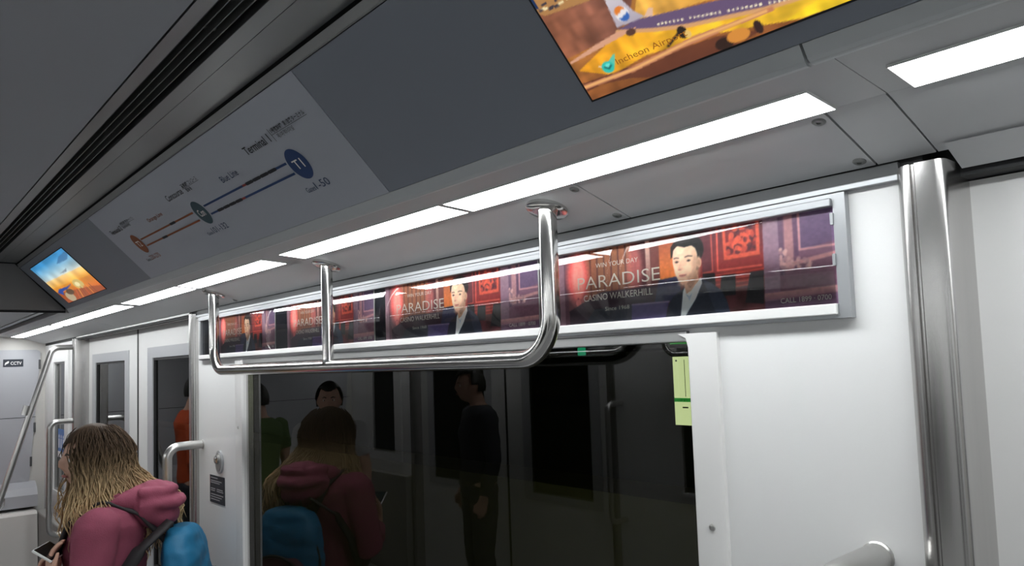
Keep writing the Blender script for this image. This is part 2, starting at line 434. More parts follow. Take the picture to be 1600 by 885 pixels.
def jamb(name, x, sgn):
    # plan outline of the folded stainless door post; sgn=+1 doorway on the +X side
    p = [(0, 1.0), (0, .990), (.006, .984), (.014, .980), (.0175, .980), (.0185, .984), (.021, .984), (.0225, .980),
         (.024, .9785), (.046, .9785), (.052, .980), (.056, .984), (.0575, .990), (.0575, 1.075), (.04, 1.075), (.04, 1.02), (0, 1.02)]
    pts = [(x+sgn*a, b) for a, b in p]
    o = G().prism(pts, .002, H+.2275, 'z').obj(name, 'stainless', smooth=True); return struct(o)
jamb('trim_1', -.371, 1); jamb('trim_2', D1+.0575, -1); jamb('trim_3', D0-.0575, 1); jamb('trim_4', E1+.0575, -1)
MIR[0] = True
jamb('trim_5', -.371, 1); jamb('trim_6', D1+.0575, -1); jamb('trim_7', D0-.0575, 1); jamb('trim_8', E1+.0575, -1)
MIR[0] = False

def window(name, right):
    t = struct(empty(name, (-1.63, 1.01, H-.8)))
    fr = wallf(1.0)
    for a, b, s in ((-.707, -.652, 1), (-2.622, -2.552, -1)):
        prof = [(a, 1.016), (a, .992), (a+.006, .987), (b-.006, .987), (b, .992), (b, .9995)] 
        if s > 0: prof = [(a, 1.022), (a, .994), (a+.005, .988), (b-.007, .988), (b, .992), (b, .9995), (b-.001, 1.022)]
        else: prof = [(a, 1.022), (a, .992), (a+.007, .988), (b-.005, .988), (b, .994), (b, 1.022)]
        o = G().prism(prof, H-.80, H+.033, 'z').obj('window_post', 'white_plastic', t, smooth=True)
        for z in (-.267, -.62) if s > 0 else (-.2,):
            c = (-.6745 if s > 0 else -2.59)
            G().lathe([(.0055, 0), (.005, .0018), (.002, .0024), (.002, .0012)], (lambda u, v, w, z=z, c=c: (c+u, .988-w, H+z+v)), 14).obj('screw', 'satin_steel', o)
    if right:   # flared top corner of the post
        G().prism([(-.707, H+.026), (-.722, H+.033), (-.700, H+.033), (-.700, H+.0)], .9885, 1.015, 'y').obj('post_flare', 'white_plastic', t)
    G().box(-2.552, -.707, .991, 1.022, H+.020, H+.038, bev=.002).obj('window_header', 'aluminium_grey', t)
    G().box(-2.552, -.707, .985, 1.03, H-.80, H-.775, bev=.004).obj('window_sill', 'white_plastic', t)
    G().box(-2.552, -2.536, 1.003, 1.021, H-.775, H+.020).obj('glazing_strip', 'stainless', t)
    G().box(-.712, -.707, 1.003, 1.021, H-.775, H+.020).obj('glazing_strip', 'rubber_black', t)
    g = G().box(-2.555, -.705, 1.022, 1.026, H-.78, H+.021)
    o = g.obj('pane', ['window_tint', 'clear_back'], t)
    o.data.polygons.foreach_set('material_index', [0 if (p.normal.y < -.5) != (not right) else 1 for p in o.data.polygons])
window('window_1', True); MIR[0] = True; window('window_2', False); MIR[0] = False

def end_window(name, right):
    t = struct(empty(name, (-5.72, 1.0, H-.83)))
    fr = wallf(1.0)
    G().ring(-6.02, -5.43, -.85, .18, .11, 0, .014, fr, .085).obj('window_frame', 'white_plastic', t)
    G().ring(-5.91, -5.54, -.765, .095, .012, -.012, .004, fr).obj('window_gasket', 'aluminium_grey', t)
    o = G().box(-5.905, -5.545, -.76, .09, -.012, -.009, 0, fr).obj('pane', ['window_tint', 'clear_back'], t)
    o.data.polygons.foreach_set('material_index', [0 if (p.normal.y < -.5) != (not right) else 1 for p in o.data.polygons])
end_window('window_3', True); MIR[0] = True; end_window('window_4', False); MIR[0] = False

def door(name, x0, x1, right, near):
    t = struct(empty(name, ((x0+x1)/2, 1.08, .0)))
    mid = (x0+x1)/2+.02
    yd = 1.066
    top = .2095 if near else .226
    for a, b, s in ((x0-.03, mid-.010, 0), (mid+.010, x1+.03, 1)):
        wa, wb = (a+.125, b-.155) if s == 0 else (a+.165, b-.165)
        if near: wa, wb = (a+.22, b-.16) if s == 0 else (a+.16, b-.22)
        v0, v1 = -.98, .125 if not near else .10
        fr = wallf(yd)
        g = G()
        g.box(a, wa, -H+.012, top, -.03, 0, 0, fr); g.box(wb, b, -H+.012, top, -.03, 0, 0, fr)
        g.box(wa, wb, v1, top, -.03, 0, 0, fr); g.box(wa, wb, -H+.012, v0, -.03, 0, 0, fr)
        leaf = g.obj('door_leaf', 'door_white', t)
        G().ring(wa, wb, v0, v1, .085, -.012, .003, fr, .052).obj('window_frame', 'frame_grey', leaf)
        G().ring(wa+.085, wb-.085, v0+.052, v1-.052, .012, -.014, -.002, fr).obj('gasket', 'rubber_black', leaf)
        o = G().box(wa+.09, wb-.09, v0+.057, v1-.057, -.014, -.011, 0, fr).obj('pane', ['window_tint', 'clear_back'], leaf)
        o.data.polygons.foreach_set('material_index', [0 if (p.normal.y < -.5) != (not right) else 1 for p in o.data.polygons])
    G().box(mid-.0098, mid+.0098, yd-.002, yd+.02, .012, H+top).obj('rubber_seal', 'rubber_black', t)
    for x in (x0, x1): G().box(x-.02, x+.02, yd+.034, yd+.05, .012, H+.22).obj('rubber_seal', 'rubber_black', t)
    G().box(x0-.03, x1+.03, 1.035, 1.12, H+top+.002, H+.30).obj('header_recess', 'recess_dark', t)
    G().box(x0+.002, x1-.002, .985, 1.12, .0, .012).obj('door_sill', 'stainless', t)
    if near:
        G().prism([(.968, H+.2412), (1.024, H+.2190), (1.028, H+.2215), (1.028, H+.232), (.99, H+.2375)], x0+.006, x1-.016).obj('header_lip', 'cove_grey', t)
    else:
        G().prism([(.990, H+.2300), (1.040, H+.222), (1.040, H+.232), (.990, H+.2375)], x0+.016, x1-.016).obj('header_lip', 'aluminium_grey', t)
door('door_1', D0, D1, True, False); door('door_2', E0, E1, True, True)
MIR[0] = True; door('door_3', D0, D1, False, False); door('door_4', E0, E1, False, True); MIR[0] = False

# end walls
def far_end():
    fr = endf(XF)
    o = struct(G().box(-1.44, 1.0, -H, .33, -.03, 0, 0, fr).obj('wall_front', 'console_beige'))
    G().prism([(.885, H*0-.74), (.905, -.73), (.966, .165), (.962, .185), (.945, .196), (-1.385, .196), (-1.402, .185), (-1.406, .165), (-1.345, -.73), (-1.325, -.74)], .002, .016, 'w', 0, fr).obj('upper_door_panel', 'console_grey', o)
    G().box(-1.41, .94, -.287, -.283, .0162, .0172, 0, fr).obj('panel_joint', 'recess_dark', o)
    for y, z in ((.962, .09), (.934, -.36), (.914, -.60)):
        G().box(y-.007, y+.007, z-.034, z+.034, .001, .019, 0, fr, bev=.002).obj('hinge', 'gap_grey', o)
    p = [(0, -.735), (.035, -.74), (.10, -.775), (.13, -.82), (.135, -.90), (0, -.92)]
    G().prism([(XF+a, H+b) for a, b in p], -1.38, .94, 'y').obj('console_shelf', 'console_grey', o)
    G().prism([(XF+.001, .002), (XF+.30, .002), (XF+.22, H-.94), (XF+.20, H-.922), (XF+.001, H-.922)], -1.38, .925, 'y').obj('console_base', 'console_light', o)
    G().box(-1.38, .925, -1.32, -1.315, .245, .262, 0, fr).obj('panel_joint', 'gap_grey', o)
    # sticker with the camera sign
    st = tag(G().box(.742, .862, .077, .130, .0165, .0175, 0, fr).obj('camera_notice', 'sticker_navy'), 'small navy CCTV sticker on the grey end panel at far left', 'sticker')
    text('lettering', 'CCTV', fr, .786, .091, .022, 'print_white', .066, st, .0182, bold=.01)
    g = G().prism([(.752, .103), (.756, .094), (.772, .102), (.778, .112), (.772, .118)], .0178, .0182, 'w', 0, fr)
    g.box(.750, .758, .090, .094, .0178, .0182, 0, fr); g.obj('camera_symbol', 'print_white', st)
far_end()
struct(G().box(XN, XN+.03, -1.44, 1.0, 0, H+.55).obj('wall_back', 'console_beige'))

# ------------------------------------------------------------------ ceiling lights
def ceiling_light(x0, x1, lab, grp=None):
    t = empty('ceiling_light', ((x0+x1)/2, .81, H+.285)); tag(t, lab, 'ceiling light', grp)
    a, b = (.8455, .2790), (.7745, .2838)
    dy, dz = b[0]-a[0], b[1]-a[1]; L = math.hypot(dy, dz); ny, nz = dz/L, -dy/L
    if nz > 0: ny, nz = -ny, -nz
    fr = lambda u, v, w: (u, a[0]+dy*v/L+ny*w, H+a[1]+dz*v/L+nz*w)
    G().box(x0+.0012, x1-.0012, .0012, L-.0012, -.0012, .0011, 0, fr).obj('diffuser', 'light_diffuser', t)
    G().ring(x0, x1, 0, L, .0012, -.0021, .0013, fr).obj('frame', 'white_plastic', t)
spans = [(-.294, .387), (-1.060, -.378), (-1.756, -1.0735), (-2.546, -1.863), (-3.258, -2.575), (-4.030, -3.347), (-4.73, -4.047), (-5.475, -4.805), (-6.19, -5.490), (.40, 1.08), (1.17, 1.85), (1.865, 2.55), (2.64, 3.3)]
labs = ['bright ceiling light strip cut by the right edge of the photo', 'longest looking ceiling light strip, directly above the right handrail post',
        'ceiling light strip between the right and middle handrail posts', 'ceiling light strip above the left handrail post, right half of its pair',
        'ceiling light strip above the left end of the route map panel', 'ceiling light strip just right of the small far screen', 'ceiling light strip under the far screen, left of a hairline gap',
        'second light strip from the far end of the row', 'smallest ceiling light strip, at the far end of the row']
for i, (a, b) in enumerate(spans):
    ceiling_light(a, b, labs[i] if i < 9 else 'ceiling light strip out of view behind the camera on the near side', 'ceiling light strips of the lit row' if i < 9 else 'light strips behind the camera')
MIR[0] = True
for a, b in spans: ceiling_light(a, b, 'ceiling light strip of the opposite row, seen only in reflections', 'light strips of the opposite row')
MIR[0] = False

# ------------------------------------------------------------------ handrail
def handrail(lab):
    t = empty('handrail', (-1.744, .899, H+.265)); tag(t, lab, 'handrail')
    zt = H+.263; r = .0165
    path = fillet([(-2.565, .899, zt), (-2.565, .899, H+.0005), (-.92, .899, H+.0005), (-.92, .899, zt)], .078, 12)
    G().tube(path, r, 24).obj('rail', 'chrome', t, smooth=True)
    G().tube([(-1.744, .899, H+.008), (-1.744, .899, H+.02), (-1.744, .899, zt)], [.0163, .0145, .0145], 20).obj('post', 'chrome', t, smooth=True)
    tt = .3002
    for x in (-2.565, -1.744, -.92):
        def fr(u, v, w, x=x): return (x+u, .899-math.cos(tt)*v-math.sin(tt)*w, H+.2635+math.sin(tt)*v-math.cos(tt)*w)
        G().lathe([(.037, -.002), (.038, .0), (.038, .004), (.035, .0062), (.0175, .0068), (.0165, .0068)], fr, 32).obj('flange', 'chrome', t, smooth=True)
handrail('chrome U shaped overhead handrail with three ceiling posts in front of the posters')
MIR[0] = True; handrail('overhead chrome handrail of the opposite side, seen only in reflections'); MIR[0] = False

def grab(name, x, z0, z1, out, lean, r, lab, m='satin_steel'):
    t = empty(name, (x, 1.0, H+z0)); tag(t, lab, 'grab handle')
    path = fillet([(x, 1.0, H+z0), (x+lean, 1.0-out, H+z0), (x+lean, 1.0-out, H+z1), (x, 1.0, H+z1)], .045, 9)
    G().tube(path, r, 20).obj('bar', m, t, smooth=True)
    for z in (z0, z1):
        G().lathe([(r*1.12, 0), (r*1.12, .003), (r*1.01, .005)], (lambda u, v, w, z=z: (x+u, 1.0-w, H+z+v)), 20).obj('collar', m, t, smooth=True)
grab('wall_grab_rail', -.432, -.272, -.98, .155, 0, .0185, 'thick steel grab handle cut by the bottom edge beside the right door post')
grab('wall_grab_rail', -2.985, -.283, -.98, .13, 0, .0165, 'steel grab handle on the white wall right of the far doors, behind the backpack')
grab('wall_grab_rail', -5.262, -.278, -.955, .14, 0, .0165, 'steel grab handle on the far wall left of the far doors')
MIR[0] = True
grab('wall_grab_rail', -2.985, -.283, -.98, .13, 0, .0165, 'steel grab handle beside the opposite doors, seen only in the window reflection')
MIR[0] = False
t = empty('grab_pole', (-5.262, 1.0, H+.18)); tag(t, 'tall slanting steel pole from the far wall down across the end console at left', 'grab pole')
pp = fillet([(-5.262, 1.0, H+.178), (-5.262, .872, H+.172), (-5.262, .612, H-.72), (-5.262, .33, 0.0)], .05, 9)
G().tube(pp, .0165, 20).obj('pole', 'satin_steel', t, smooth=True)
G().tube([(-5.262, .7445, H-.17), (-5.262, .7305, H-.225)], .0195, 20).obj('sleeve', 'satin_steel', t, smooth=True)
G().tube([(-5.262+.001, .618+.018*math.cos(a), H-.70+.035*math.sin(a)-.02) for a in np.linspace(0, 6.1, 20)], .004, 8).obj('ring', 'satin_steel', t, smooth=True)

# ------------------------------------------------------------------ route map panel
def route_map():
    t = tag(G().box(-2.559, -1.113, .001, .256, -.012, .0005, 0, slope).obj('route_map_panel', 'map_white'),
            'pale grey route map panel with blue and orange line diagram on the sloped ceiling coving', 'route map')
    def bars(name, m, rects, w=.0011):
        g = G()
        for r in rects: g.rect(*r, w, slope)
        return g.obj(name, m, t, normals=False)
    bars('blue_track', 'print_blue', [(-1.795, -1.335, .1255, .1305), (-1.795, -1.335, .101, .106)])
    bars('orange_track', 'print_orange', [(-2.335, -1.878, .1235, .1285), (-2.335, -1.878, .0995, .1045)])
    for a, b, v in ((-1.535, -1.381, .128), (-1.75, -1.60, .1035)):
        n = 4; st = (b-a)/n
        p = [(a, v-.0022)]
        for k in range(n): p += [(a+k*st+.002, v-.0022), (a+k*st+.003, v-.0035), (a+(k+1)*st-.003, v-.0035), (a+(k+1)*st-.002, v-.0022)]
        p += [(b, v-.0022), (b, v+.0022)]
        for k in range(n-1, -1, -1): p += [(a+(k+1)*st-.002, v+.0022), (a+(k+1)*st-.003, v+.0035), (a+k*st+.003, v+.0035), (a+k*st+.002, v+.0022)]
        p += [(a, v+.0022)]
        G().prism(p, .0013, .0015, 'w', 0, slope).obj('train_symbol', 'print_black', t)
    for r in ((-2.057, -2.016, .1225, .1295), (-2.182, -2.140, .0985, .1055)): bars('train_symbol', 'print_black', [r], .0014)
    for r in ((-1.553, -1.535, .1255, .1305), (-1.60, -1.582, .101, .106)): bars('train_head', 'print_red', [r], .0014)
    for x, m, s, wd, tv in ((-1.297, 'print_blue', 'T1', .034, .02), (-1.833, 'print_teal', 'Con', .036, .02), (-2.374, 'print_orange', 'T2', .034, .02)):
        G().disc(x, .1165, .0375, .0011, .0012, slope, 40).obj('station_ring', 'map_white', t)
        o = G().disc(x, .1165, .034, .0015, .0017, slope, 40).obj('station_disc', m, t)
        text('lettering', s, slope, x, .107, tv, 'print_cream', wd, o, .0022, 'c', bold=.004)
    K = 'print_black'
    def tx(s, u, v, h, wd, m=K, bold=0): text('lettering', s, slope, u, v, h, m, wd, t, .0014, bold=bold)
    tx('Terminal 1', -1.437, .176, .018, .118, bold=.008)
    tx('1号航站楼', -1.298, .1875, .0105, .048, bold=.02); tx('第1旅客ターミナル', -1.244, .1875, .0105, .082, bold=.012); tx('제1여객터미널', -1.290, .174, .010, .066)
    bars('rule', K, [(-1.306, -1.3045, .172, .2), (-1.306, -1.160, .1855, .1863)])
    tx('Concourse', -1.944, .1765, .017, .116)
    tx('登机楼', -1.815, .187, .0105, .044, bold=.02); tx('コンコース', -1.766, .187, .010, .056); tx('탑승동', -1.805, .1745, .0095, .034, bold=.01)
    bars('rule', K, [(-1.820, -1.708, .1852, .1859)])
    tx('Terminal 2', -2.504, .1745, .0165, .118, bold=.006)
    tx('2号航站楼', -2.372, .187, .0095, .048, bold=.015); tx('第2ターミナル', -2.318, .187, .0095, .075); tx('제2여객터미널', -2.372, .1745, .0095, .07, bold=.01)
    bars('rule', K, [(-2.378, -2.240, .1848, .1855)])
    tx('Blue Line', -1.616, .1525, .0155, .09, 'print_navy'); tx('Orange Line', -2.168, .1525, .0155, .124, 'print_orange')
    tx('Gates', -1.345, .057, .0115, .036, 'print_navy'); tx('1-50', -1.305, .057, .0165, .055, 'print_navy')
    tx('Gates', -1.905, .0565, .009, .034, 'print_navy'); tx('101-132', -1.866, .0565, .0165, .098, 'print_navy')
    tx('Gates', -2.441, .0565, .010, .038, K); tx('230-270', -2.400, .0565, .0155, .092, 'print_orange')
route_map()

# ------------------------------------------------------------------ screens
def near_screen():
    t = empty('ceiling_screen', (-.28, .6, H+.4)); tag(t, 'large lit screen at the top showing a parked airliner in golden light', 'screen')
    G().box(-.6095, .05, .0225, .2315, .0005, .0022, 0, slope).obj('bezel', 'rubber_black', t)
    u0, u1, v0, v1 = -.6065, .047, .025, .229
    c = Canvas(420, 150, (196, 128, 48))
    def p(*q): return [((a-u0)/(u1-u0), (b-v0)/(v1-v0)) for a, b in q]
    U = lambda a: (a-u0)/(u1-u0); V = lambda b: (b-v0)/(v1-v0)
    c.gpoly(p((-.61, .02), (.05, .02), (.05, .24), (-.61, .24)), (140, 82, 44), (222, 160, 70))
    c.gpoly(p((-.61, .085), (-.52, .088), (-.49, .11), (-.45, .16), (-.61, .16)), (150, 92, 66), (120, 80, 72), 0)
    c.gpoly(p((-.50, .09), (.05, .03), (.05, .20), (-.42, .19)), (205, 140, 60), (240, 196, 92), 1)
    c.gpoly(p((-.60, .066), (-.53, .086), (-.40, .072), (-.28, .046), (-.24, .03), (-.33, .026), (-.42, .045), (-.505, .052), (-.56, .046)), (224, 150, 36), (250, 208, 54), 0)
    c.gpoly(p((-.35, .03), (-.28, .022), (.05, .02), (.05, .05), (-.25, .05)), (246, 206, 40), (235, 180, 60), 0)
    c.noise(.16, 30, 9, 1); c.noise(.10, 90, 12, 2); c.noise(.08, 40, 40, 3)
    # city / apron lights, upper left
    c.poly(p((-.61, .15), (-.60, .142), (-.535, .134), (-.50, .15), (-.50, .24), (-.61, .24)), (176, 128, 78))
    rs = np.random.RandomState(4)
    for k in range(90):
        x, y = -.605+rs.rand()*.1, .14+rs.rand()*.08
        c.rect(U(x), U(x+.003+.006*rs.rand()), V(y), V(y+.003), (240, 220, 170) if rs.rand() > .5 else (70, 60, 66))
    c.poly(p((-.61, .155), (-.602, .152), (-.602, .24), (-.61, .24)), (28, 50, 88))
    # shadows of aircraft on the apron
    c.poly(p((-.606, .050), (-.50, .045), (-.42, .042), (-.37, .03), (-.43, .022), (-.51, .025), (-.54, .034), (-.58, .040), (-.606, .038)), (96, 52, 40), .8)
    c.poly(p((-.56, .046), (-.46, .046), (-.52, .04), (-.58, .043)), (70, 44, 48), .9)
    # fuselage
    c.gpoly(p((-.526, .0905), (-.497, .0935), (-.478, .090), (-.408, .0775), (-.33, .062), (-.20, .045), (-.10, .04), (-.10, .022), (-.27, .040), (-.36, .0485), (-.444, .063), (-.48, .073), (-.51, .083)), (150, 112, 100), (104, 84, 116), 1, .03, .1)
    c.line(p((-.523, .0895), (-.48, .0745), (-.444, .0645), (-.36, .049), (-.27, .041)), .022, (214, 160, 110))
    for k in range(46):
        x = -.474+k*.0046; y = .0775-(x+.474)*.215
        if k % 9 != 7: c.rect(U(x), U(x+.0026), V(y), V(y+.0022), (240, 226, 196))
    # tail fin with its emblem
    c.gpoly(p((-.521, .094), (-.517, .128), (-.511, .140), (-.499, .122), (-.492, .103), (-.483, .0925), (-.497, .0925)), (176, 166, 178), (222, 214, 218), 1)
    c.poly(p((-.484, .092), (-.474, .099), (-.469, .097), (-.474, .089)), (226, 186, 160))
    ex, ey = -.5065, .1055
    c.ell(U(ex), V(ey), .0088/.6535, .0088/.204, (232, 228, 230))
    c.ell(U(ex-.001), V(ey+.0035), .0068/.6535, .0058/.204, (226, 128, 52)); c.ell(U(ex+.001), V(ey-.0035), .0068/.6535, .0055/.204, (60, 104, 178))
    c.ell(U(ex+.0025), V(ey+.001), .0036/.6535, .0034/.204, (232, 228, 230)); c.ell(U(ex-.0028), V(ey-.001), .0036/.6535, .003/.204, (232, 228, 230))
    # tailplane and wing
    c.poly(p((-.524, .0895), (-.497, .0855), (-.52, .083), (-.604, .0775), (-.606, .080), (-.56, .0865)), (216, 160, 130)); c.ell(U(-.508), V(.083), .01, .02, (90, 60, 50))
    c.poly(p((-.606, .0475), (-.54, .0455), (-.44, .0515), (-.375, .0485), (-.352, .049), (-.352, .044), (-.40, .0445), (-.46, .044), (-.53, .0395), (-.606, .0415)), (196, 128, 92))
    c.line(p((-.606, .0445), (-.53, .0425), (-.45, .048), (-.36, .0465)), .014, (236, 176, 110))
    # landing gear and engines
    c.ell(U(-.452), V(.060), .009, .035, (44, 34, 28)); c.line(p((-.458, .06), (-.475, .052)), .014, (60, 44, 30)); c.ell(U(-.447), V(.056), .006, .022, (230, 190, 110))
    c.ell(U(-.415), V(.031), .016, .034, (50, 32, 26)); c.ell(U(-.397), V(.034), .02, .035, (214, 140, 60)); c.ell(U(-.374), V(.0345), .007, .036, (52, 34, 32))
    # airport emblem, lower left
    c.poly(p((-.560, .060), (-.5455, .0675), (-.5415, .0685), (-.549, .056), (-.555, .052)), (96, 196, 172)); c.poly(p((-.570, .0625), (-.563, .058), (-.560, .054), (-.572, .061)), (232, 206, 170))
    c.ell(U(-.5595), V(.0565), .0135, .036, (52, 190, 174)); c.ell(U(-.5585), V(.0585), .006, .014, (110, 224, 208)); c.line(p((-.5635, .0575), (-.559, .0545), (-.5545, .0572)), .012, (28, 110, 104))
    o = c.mesh('screen_picture', u0, u1, v0, v1, .0026, slope, 'screen_image', t)
    m = bpy.data.materials.get('caption_brown') or emit('caption_brown', rgb(176, 112, 44), .75)
    text('caption', 'Incheon Airport', slope, -.546, .0520, .0098, 'caption_brown', .098, o, .0029)
near_screen()

def far_screen():
    t = empty('ceiling_screen', (-2.62, .6, H+.4)); tag(t, 'small far screen at left showing a blue sky over an orange sunset', 'screen')
    u0, u1, v0, v1 = -3.735, -3.074, .025, .229
    t.location.x = -3.4
    G().box(u0-.003, u1+.003, v0-.003, v1+.003, .0005, .0022, 0, slope).obj('bezel', 'rubber_black', t)
    c = Canvas(130, 60, (90, 160, 200))
    c.gpoly([(0, 0), (1, 0), (1, .45), (0, .45)], (190, 80, 30), (250, 170, 60)); c.gpoly([(0, .42), (1, .36), (1, .62), (0, .66)], (250, 172, 60), (246, 222, 170))
    c.gpoly([(0, .6), (1, .56), (1, 1), (0, 1)], (214, 222, 214), (62, 142, 196), 1, .56, .92)
    c.noise(.14, 9, 6, 5)
    c.poly([(.62, .80), (.9, .78), (1, .86), (1, .92), (.8, .9)], (58, 104, 150), .7); c.poly([(.5, .62), (.72, .66), (.66, .6)], (96, 104, 120), .6)
    c.poly([(0, 0), (1, 0), (1, .10), (.8, .16), (.2, .26), (0, .30)], (150, 72, 36), .8)
    c.poly([(.02, .30), (.10, .20), (.16, .28), (.34, .30), (.5, .36), (.36, .34), (.12, .36)], (44, 74, 150))
    c.ell(.62, .30, .11, .11, (206, 182, 110)); c.ell(.60, .30, .05, .05, (240, 226, 170)); c.ell(.2, .12, .10, .12, (176, 160, 130)); c.ell(.3, .22, .09, .07, (92, 70, 50))
    for k in range(6): c.line([(.36+.09*k, .02), (.46+.07*k, .22)], .03, [(214, 96, 40), (240, 170, 70), (120, 60, 50)][k % 3], .8)
    c.mesh('screen_picture', u0, u1, v0, v1, .0026, slope, 'screen_image', t)
far_screen()

# ------------------------------------------------------------------ advertising frame
def paint_poster():
    c = Canvas(460, 118, (96, 40, 50))
    R = c.rect
    R(0, .13, 0, 1, (104, 62, 74)); R(0, .03, 0, 1, (134, 96, 116)); R(.03, .048, 0, 1, (92, 56, 76))
    for k in range(9):
        x = .128+k*.031; c.gpoly([(x, .34), (x+.033, .34), (x+.033, 1), (x, 1)], (120, 66, 48), (150+10*(k % 2), 86, 56)); R(x+.024, x+.031, .34, 1, (92, 44, 40))
    c.ell(.094, .66, .052, .36, (226, 84, 84), 1, .5); c.ell(.098, .66, .028, .30, (240, 150, 140), .8, .6)
    c.line([(.095, .36), (.095, .12)], .03, (176, 60, 70)); c.ell(.095, .30, .012, .05, (214, 110, 110)); c.ell(.095, .18, .012, .04, (180, 80, 86))
    R(.335, .41, 0, 1, (84, 34, 42)); c.gpoly([(.392, .3), (.41, .3), (.41, 1), (.392, 1)], (120, 70, 70), (206, 160, 150)); R(.41, .45, .3, 1, (102, 46, 46))
    c.ell(.345, .66, .03, .3, (186, 86, 84), .8, .6)
    c.gpoly([(.446, .46), (.512, .46), (.512, 1), (.446, 1)], (226, 112, 42), (150, 66, 46))
    c.poly([(.05, .2), (.2, .42), (.46, .42), (.52, .5), (.52, 0), (.05, 0)], (54, 36, 52)); c.poly([(.12, .0), (.17, .2), (.34, .2), (.34, 0)], (38, 40, 58))
    c.poly([(.44, .48), (.52, .5), (.52, .2), (.42, .2)], (44, 46, 84)); c.poly([(.33, .21), (.475, .205), (.46, 0), (.325, 0)], (74, 60, 120)); c.line([(.33, .205), (.475, .2)], .02, (128, 108, 160))
    # red panelled wall with a carved picture
    c.gpoly([(.585, .3), (.80, .3), (.80, 1), (.585, 1)], (176, 40, 36), (84, 36, 50), 1, .3, 1.0)
    R(.600, .64, .5, 1, (96, 40, 52)); c.line([(.635, 1), (.635, .5), (.60, .49)], .018, (196, 70, 64)); c.line([(.655, 1), (.652, .5), (.79, .5)], .022, (222, 82, 70))
    c.poly([(.672, 1), (.79, 1), (.788, .62), (.674, .61)], (210, 76, 56)); c.poly([(.682, 1), (.779, 1), (.777, .67), (.684, .66)], (122, 34, 40))
    rs = np.random.RandomState(2)
    for k in range(70): c.ell(.686+rs.rand()*.088, .68+rs.rand()*.28, .004+.006*rs.rand(), .02+.02*rs.rand(), [(224, 80, 56), (70, 30, 44), (190, 60, 50)][k % 3], .8)
    for k in range(5): c.line([(.60, .44-.055*k), (.80, .46-.05*k)], .018, (214, 66, 54), .9)
    R(.58, .80, 0, .26, (86, 34, 40)); c.noise(.25, 60, 12, 3, c.mask([(.60, 0), (.8, 0), (.8, .25), (.60, .25)]))
    for q in ([(.60, .49), (.642, .48), (.642, .2), (.60, .2)], [(.655, .2), (.662, .44), (.709, .44), (.706, .2)], [(.735, .1), (.755, .44), (.797, .44), (.792, .07)]): c.poly(q, (34, 30, 38))
    # mauve panelling
    c.gpoly([(.795, 0), (.842, 0), (.845, 1), (.80, 1)], (132, 92, 122), (140, 110, 132)); c.gpoly([(.842, 0), (1, 0), (1, 1), (.845, 1)], (124, 76, 100), (112, 72, 100))
    R(.845, .858, .36, 1, (96, 66, 96)); c.gpoly([(.860, .40), (.885, .40), (.886, 1), (.862, 1)], (176, 120, 128), (160, 108, 118)); c.line([(.86, .46), (1, .53)], .045, (182, 122, 128)); R(.888, .90, .55, 1, (92, 60, 92))
    c.poly([(.903, .60), (1, .66), (1, 1), (.906, 1)], (92, 66, 104)); c.line([(.904, 1), (.903, .61), (1, .615)], .025, (188, 128, 136))
    for k in range(60):
        x = .848+rs.rand()**1.6*.088; y = .41+rs.rand()*(.2*(1-(x-.848)/.09)+.05); c.ell(x, y, .005, .02, [(206, 160, 160), (164, 116, 128), (190, 140, 144)][k % 3], .8)
    c.gpoly([(.795, .10), (1, .13), (1, .20), (.795, .18)], (150, 98, 118), (204, 146, 148)); c.gpoly([(.795, 0), (1, 0), (1, .12), (.795, .09)], (84, 52, 84), (104, 68, 100))
    # the man: jacket, shirt, neck, head
    c.poly([(.462, 0), (.474, .15), (.49, .25), (.53, .34), (.565, .42), (.598, .44), (.63, .36), (.658, .28), (.676, .16), (.686, 0)], (36, 40, 60))
    c.poly([(.60, .42), (.632, .36), (.66, .27), (.68, .1), (.686, 0), (.64, 0)], (46, 54, 84), .8)
    c.poly([(.528, .30), (.536, .36), (.560, .36), (.594, .45), (.597, .38), (.572, .20), (.548, .08), (.532, 0), (.515, 0), (.522, .15)], (222, 226, 236)); c.poly([(.536, .28), (.55, .24), (.562, .28), (.55, .18)], (176, 182, 200))
    c.poly([(.534, .36), (.536, .50), (.582, .56), (.586, .42), (.557, .30), (.54, .27)], (196, 150, 122)); c.poly([(.538, .41), (.56, .42), (.58, .50), (.582, .44), (.555, .33)], (160, 112, 90), .8)
    S = (224, 184, 158)
    c.ell(.556, .79, .052, .19, (26, 23, 27), 1, .08); c.ell(.582, .70, .013, .16, (26, 23, 27), 1, .1)
    c.ell(.589, .63, .009, .062, (206, 158, 132), 1, .2); c.ell(.590, .63, .004, .035, (168, 116, 94), .7, .6)
    c.poly([(.497, .80), (.4955, .66), (.502, .54), (.513, .44), (.528, .382), (.540, .386), (.562, .45), (.580, .57), (.585, .74), (.575, .84), (.545, .87), (.51, .86)], S)
    c.ell(.579, .60, .013, .17, (184, 136, 112), .75, .9); c.ell(.560, .46, .016, .07, (178, 130, 108), .6, .9); c.ell(.528, .40, .016, .035, (196, 148, 124), .6, .9)
    c.ell(.520, .78, .020, .08, (240, 206, 180), .7, .9); c.ell(.509, .56, .008, .06, (238, 200, 174), .7, .9); c.ell(.545, .56, .012, .06, (232, 190, 164), .6, .9)
    c.poly([(.4885, .72), (.490, .86), (.512, .945), (.553, .968), (.584, .90), (.592, .72), (.586, .70), (.581, .80), (.566, .845), (.54, .835), (.515, .865), (.500, .82), (.4955, .74)], (25, 22, 26))
    c.ell(.53, .915, .028, .03, (58, 52, 56), .5, .9)
    c.line([(.501, .716), (.509, .722), (.518, .712)], .013, (66, 46, 40), .9); c.line([(.541, .716), (.552, .726), (.566, .716)], .013, (66, 46, 40), .9)
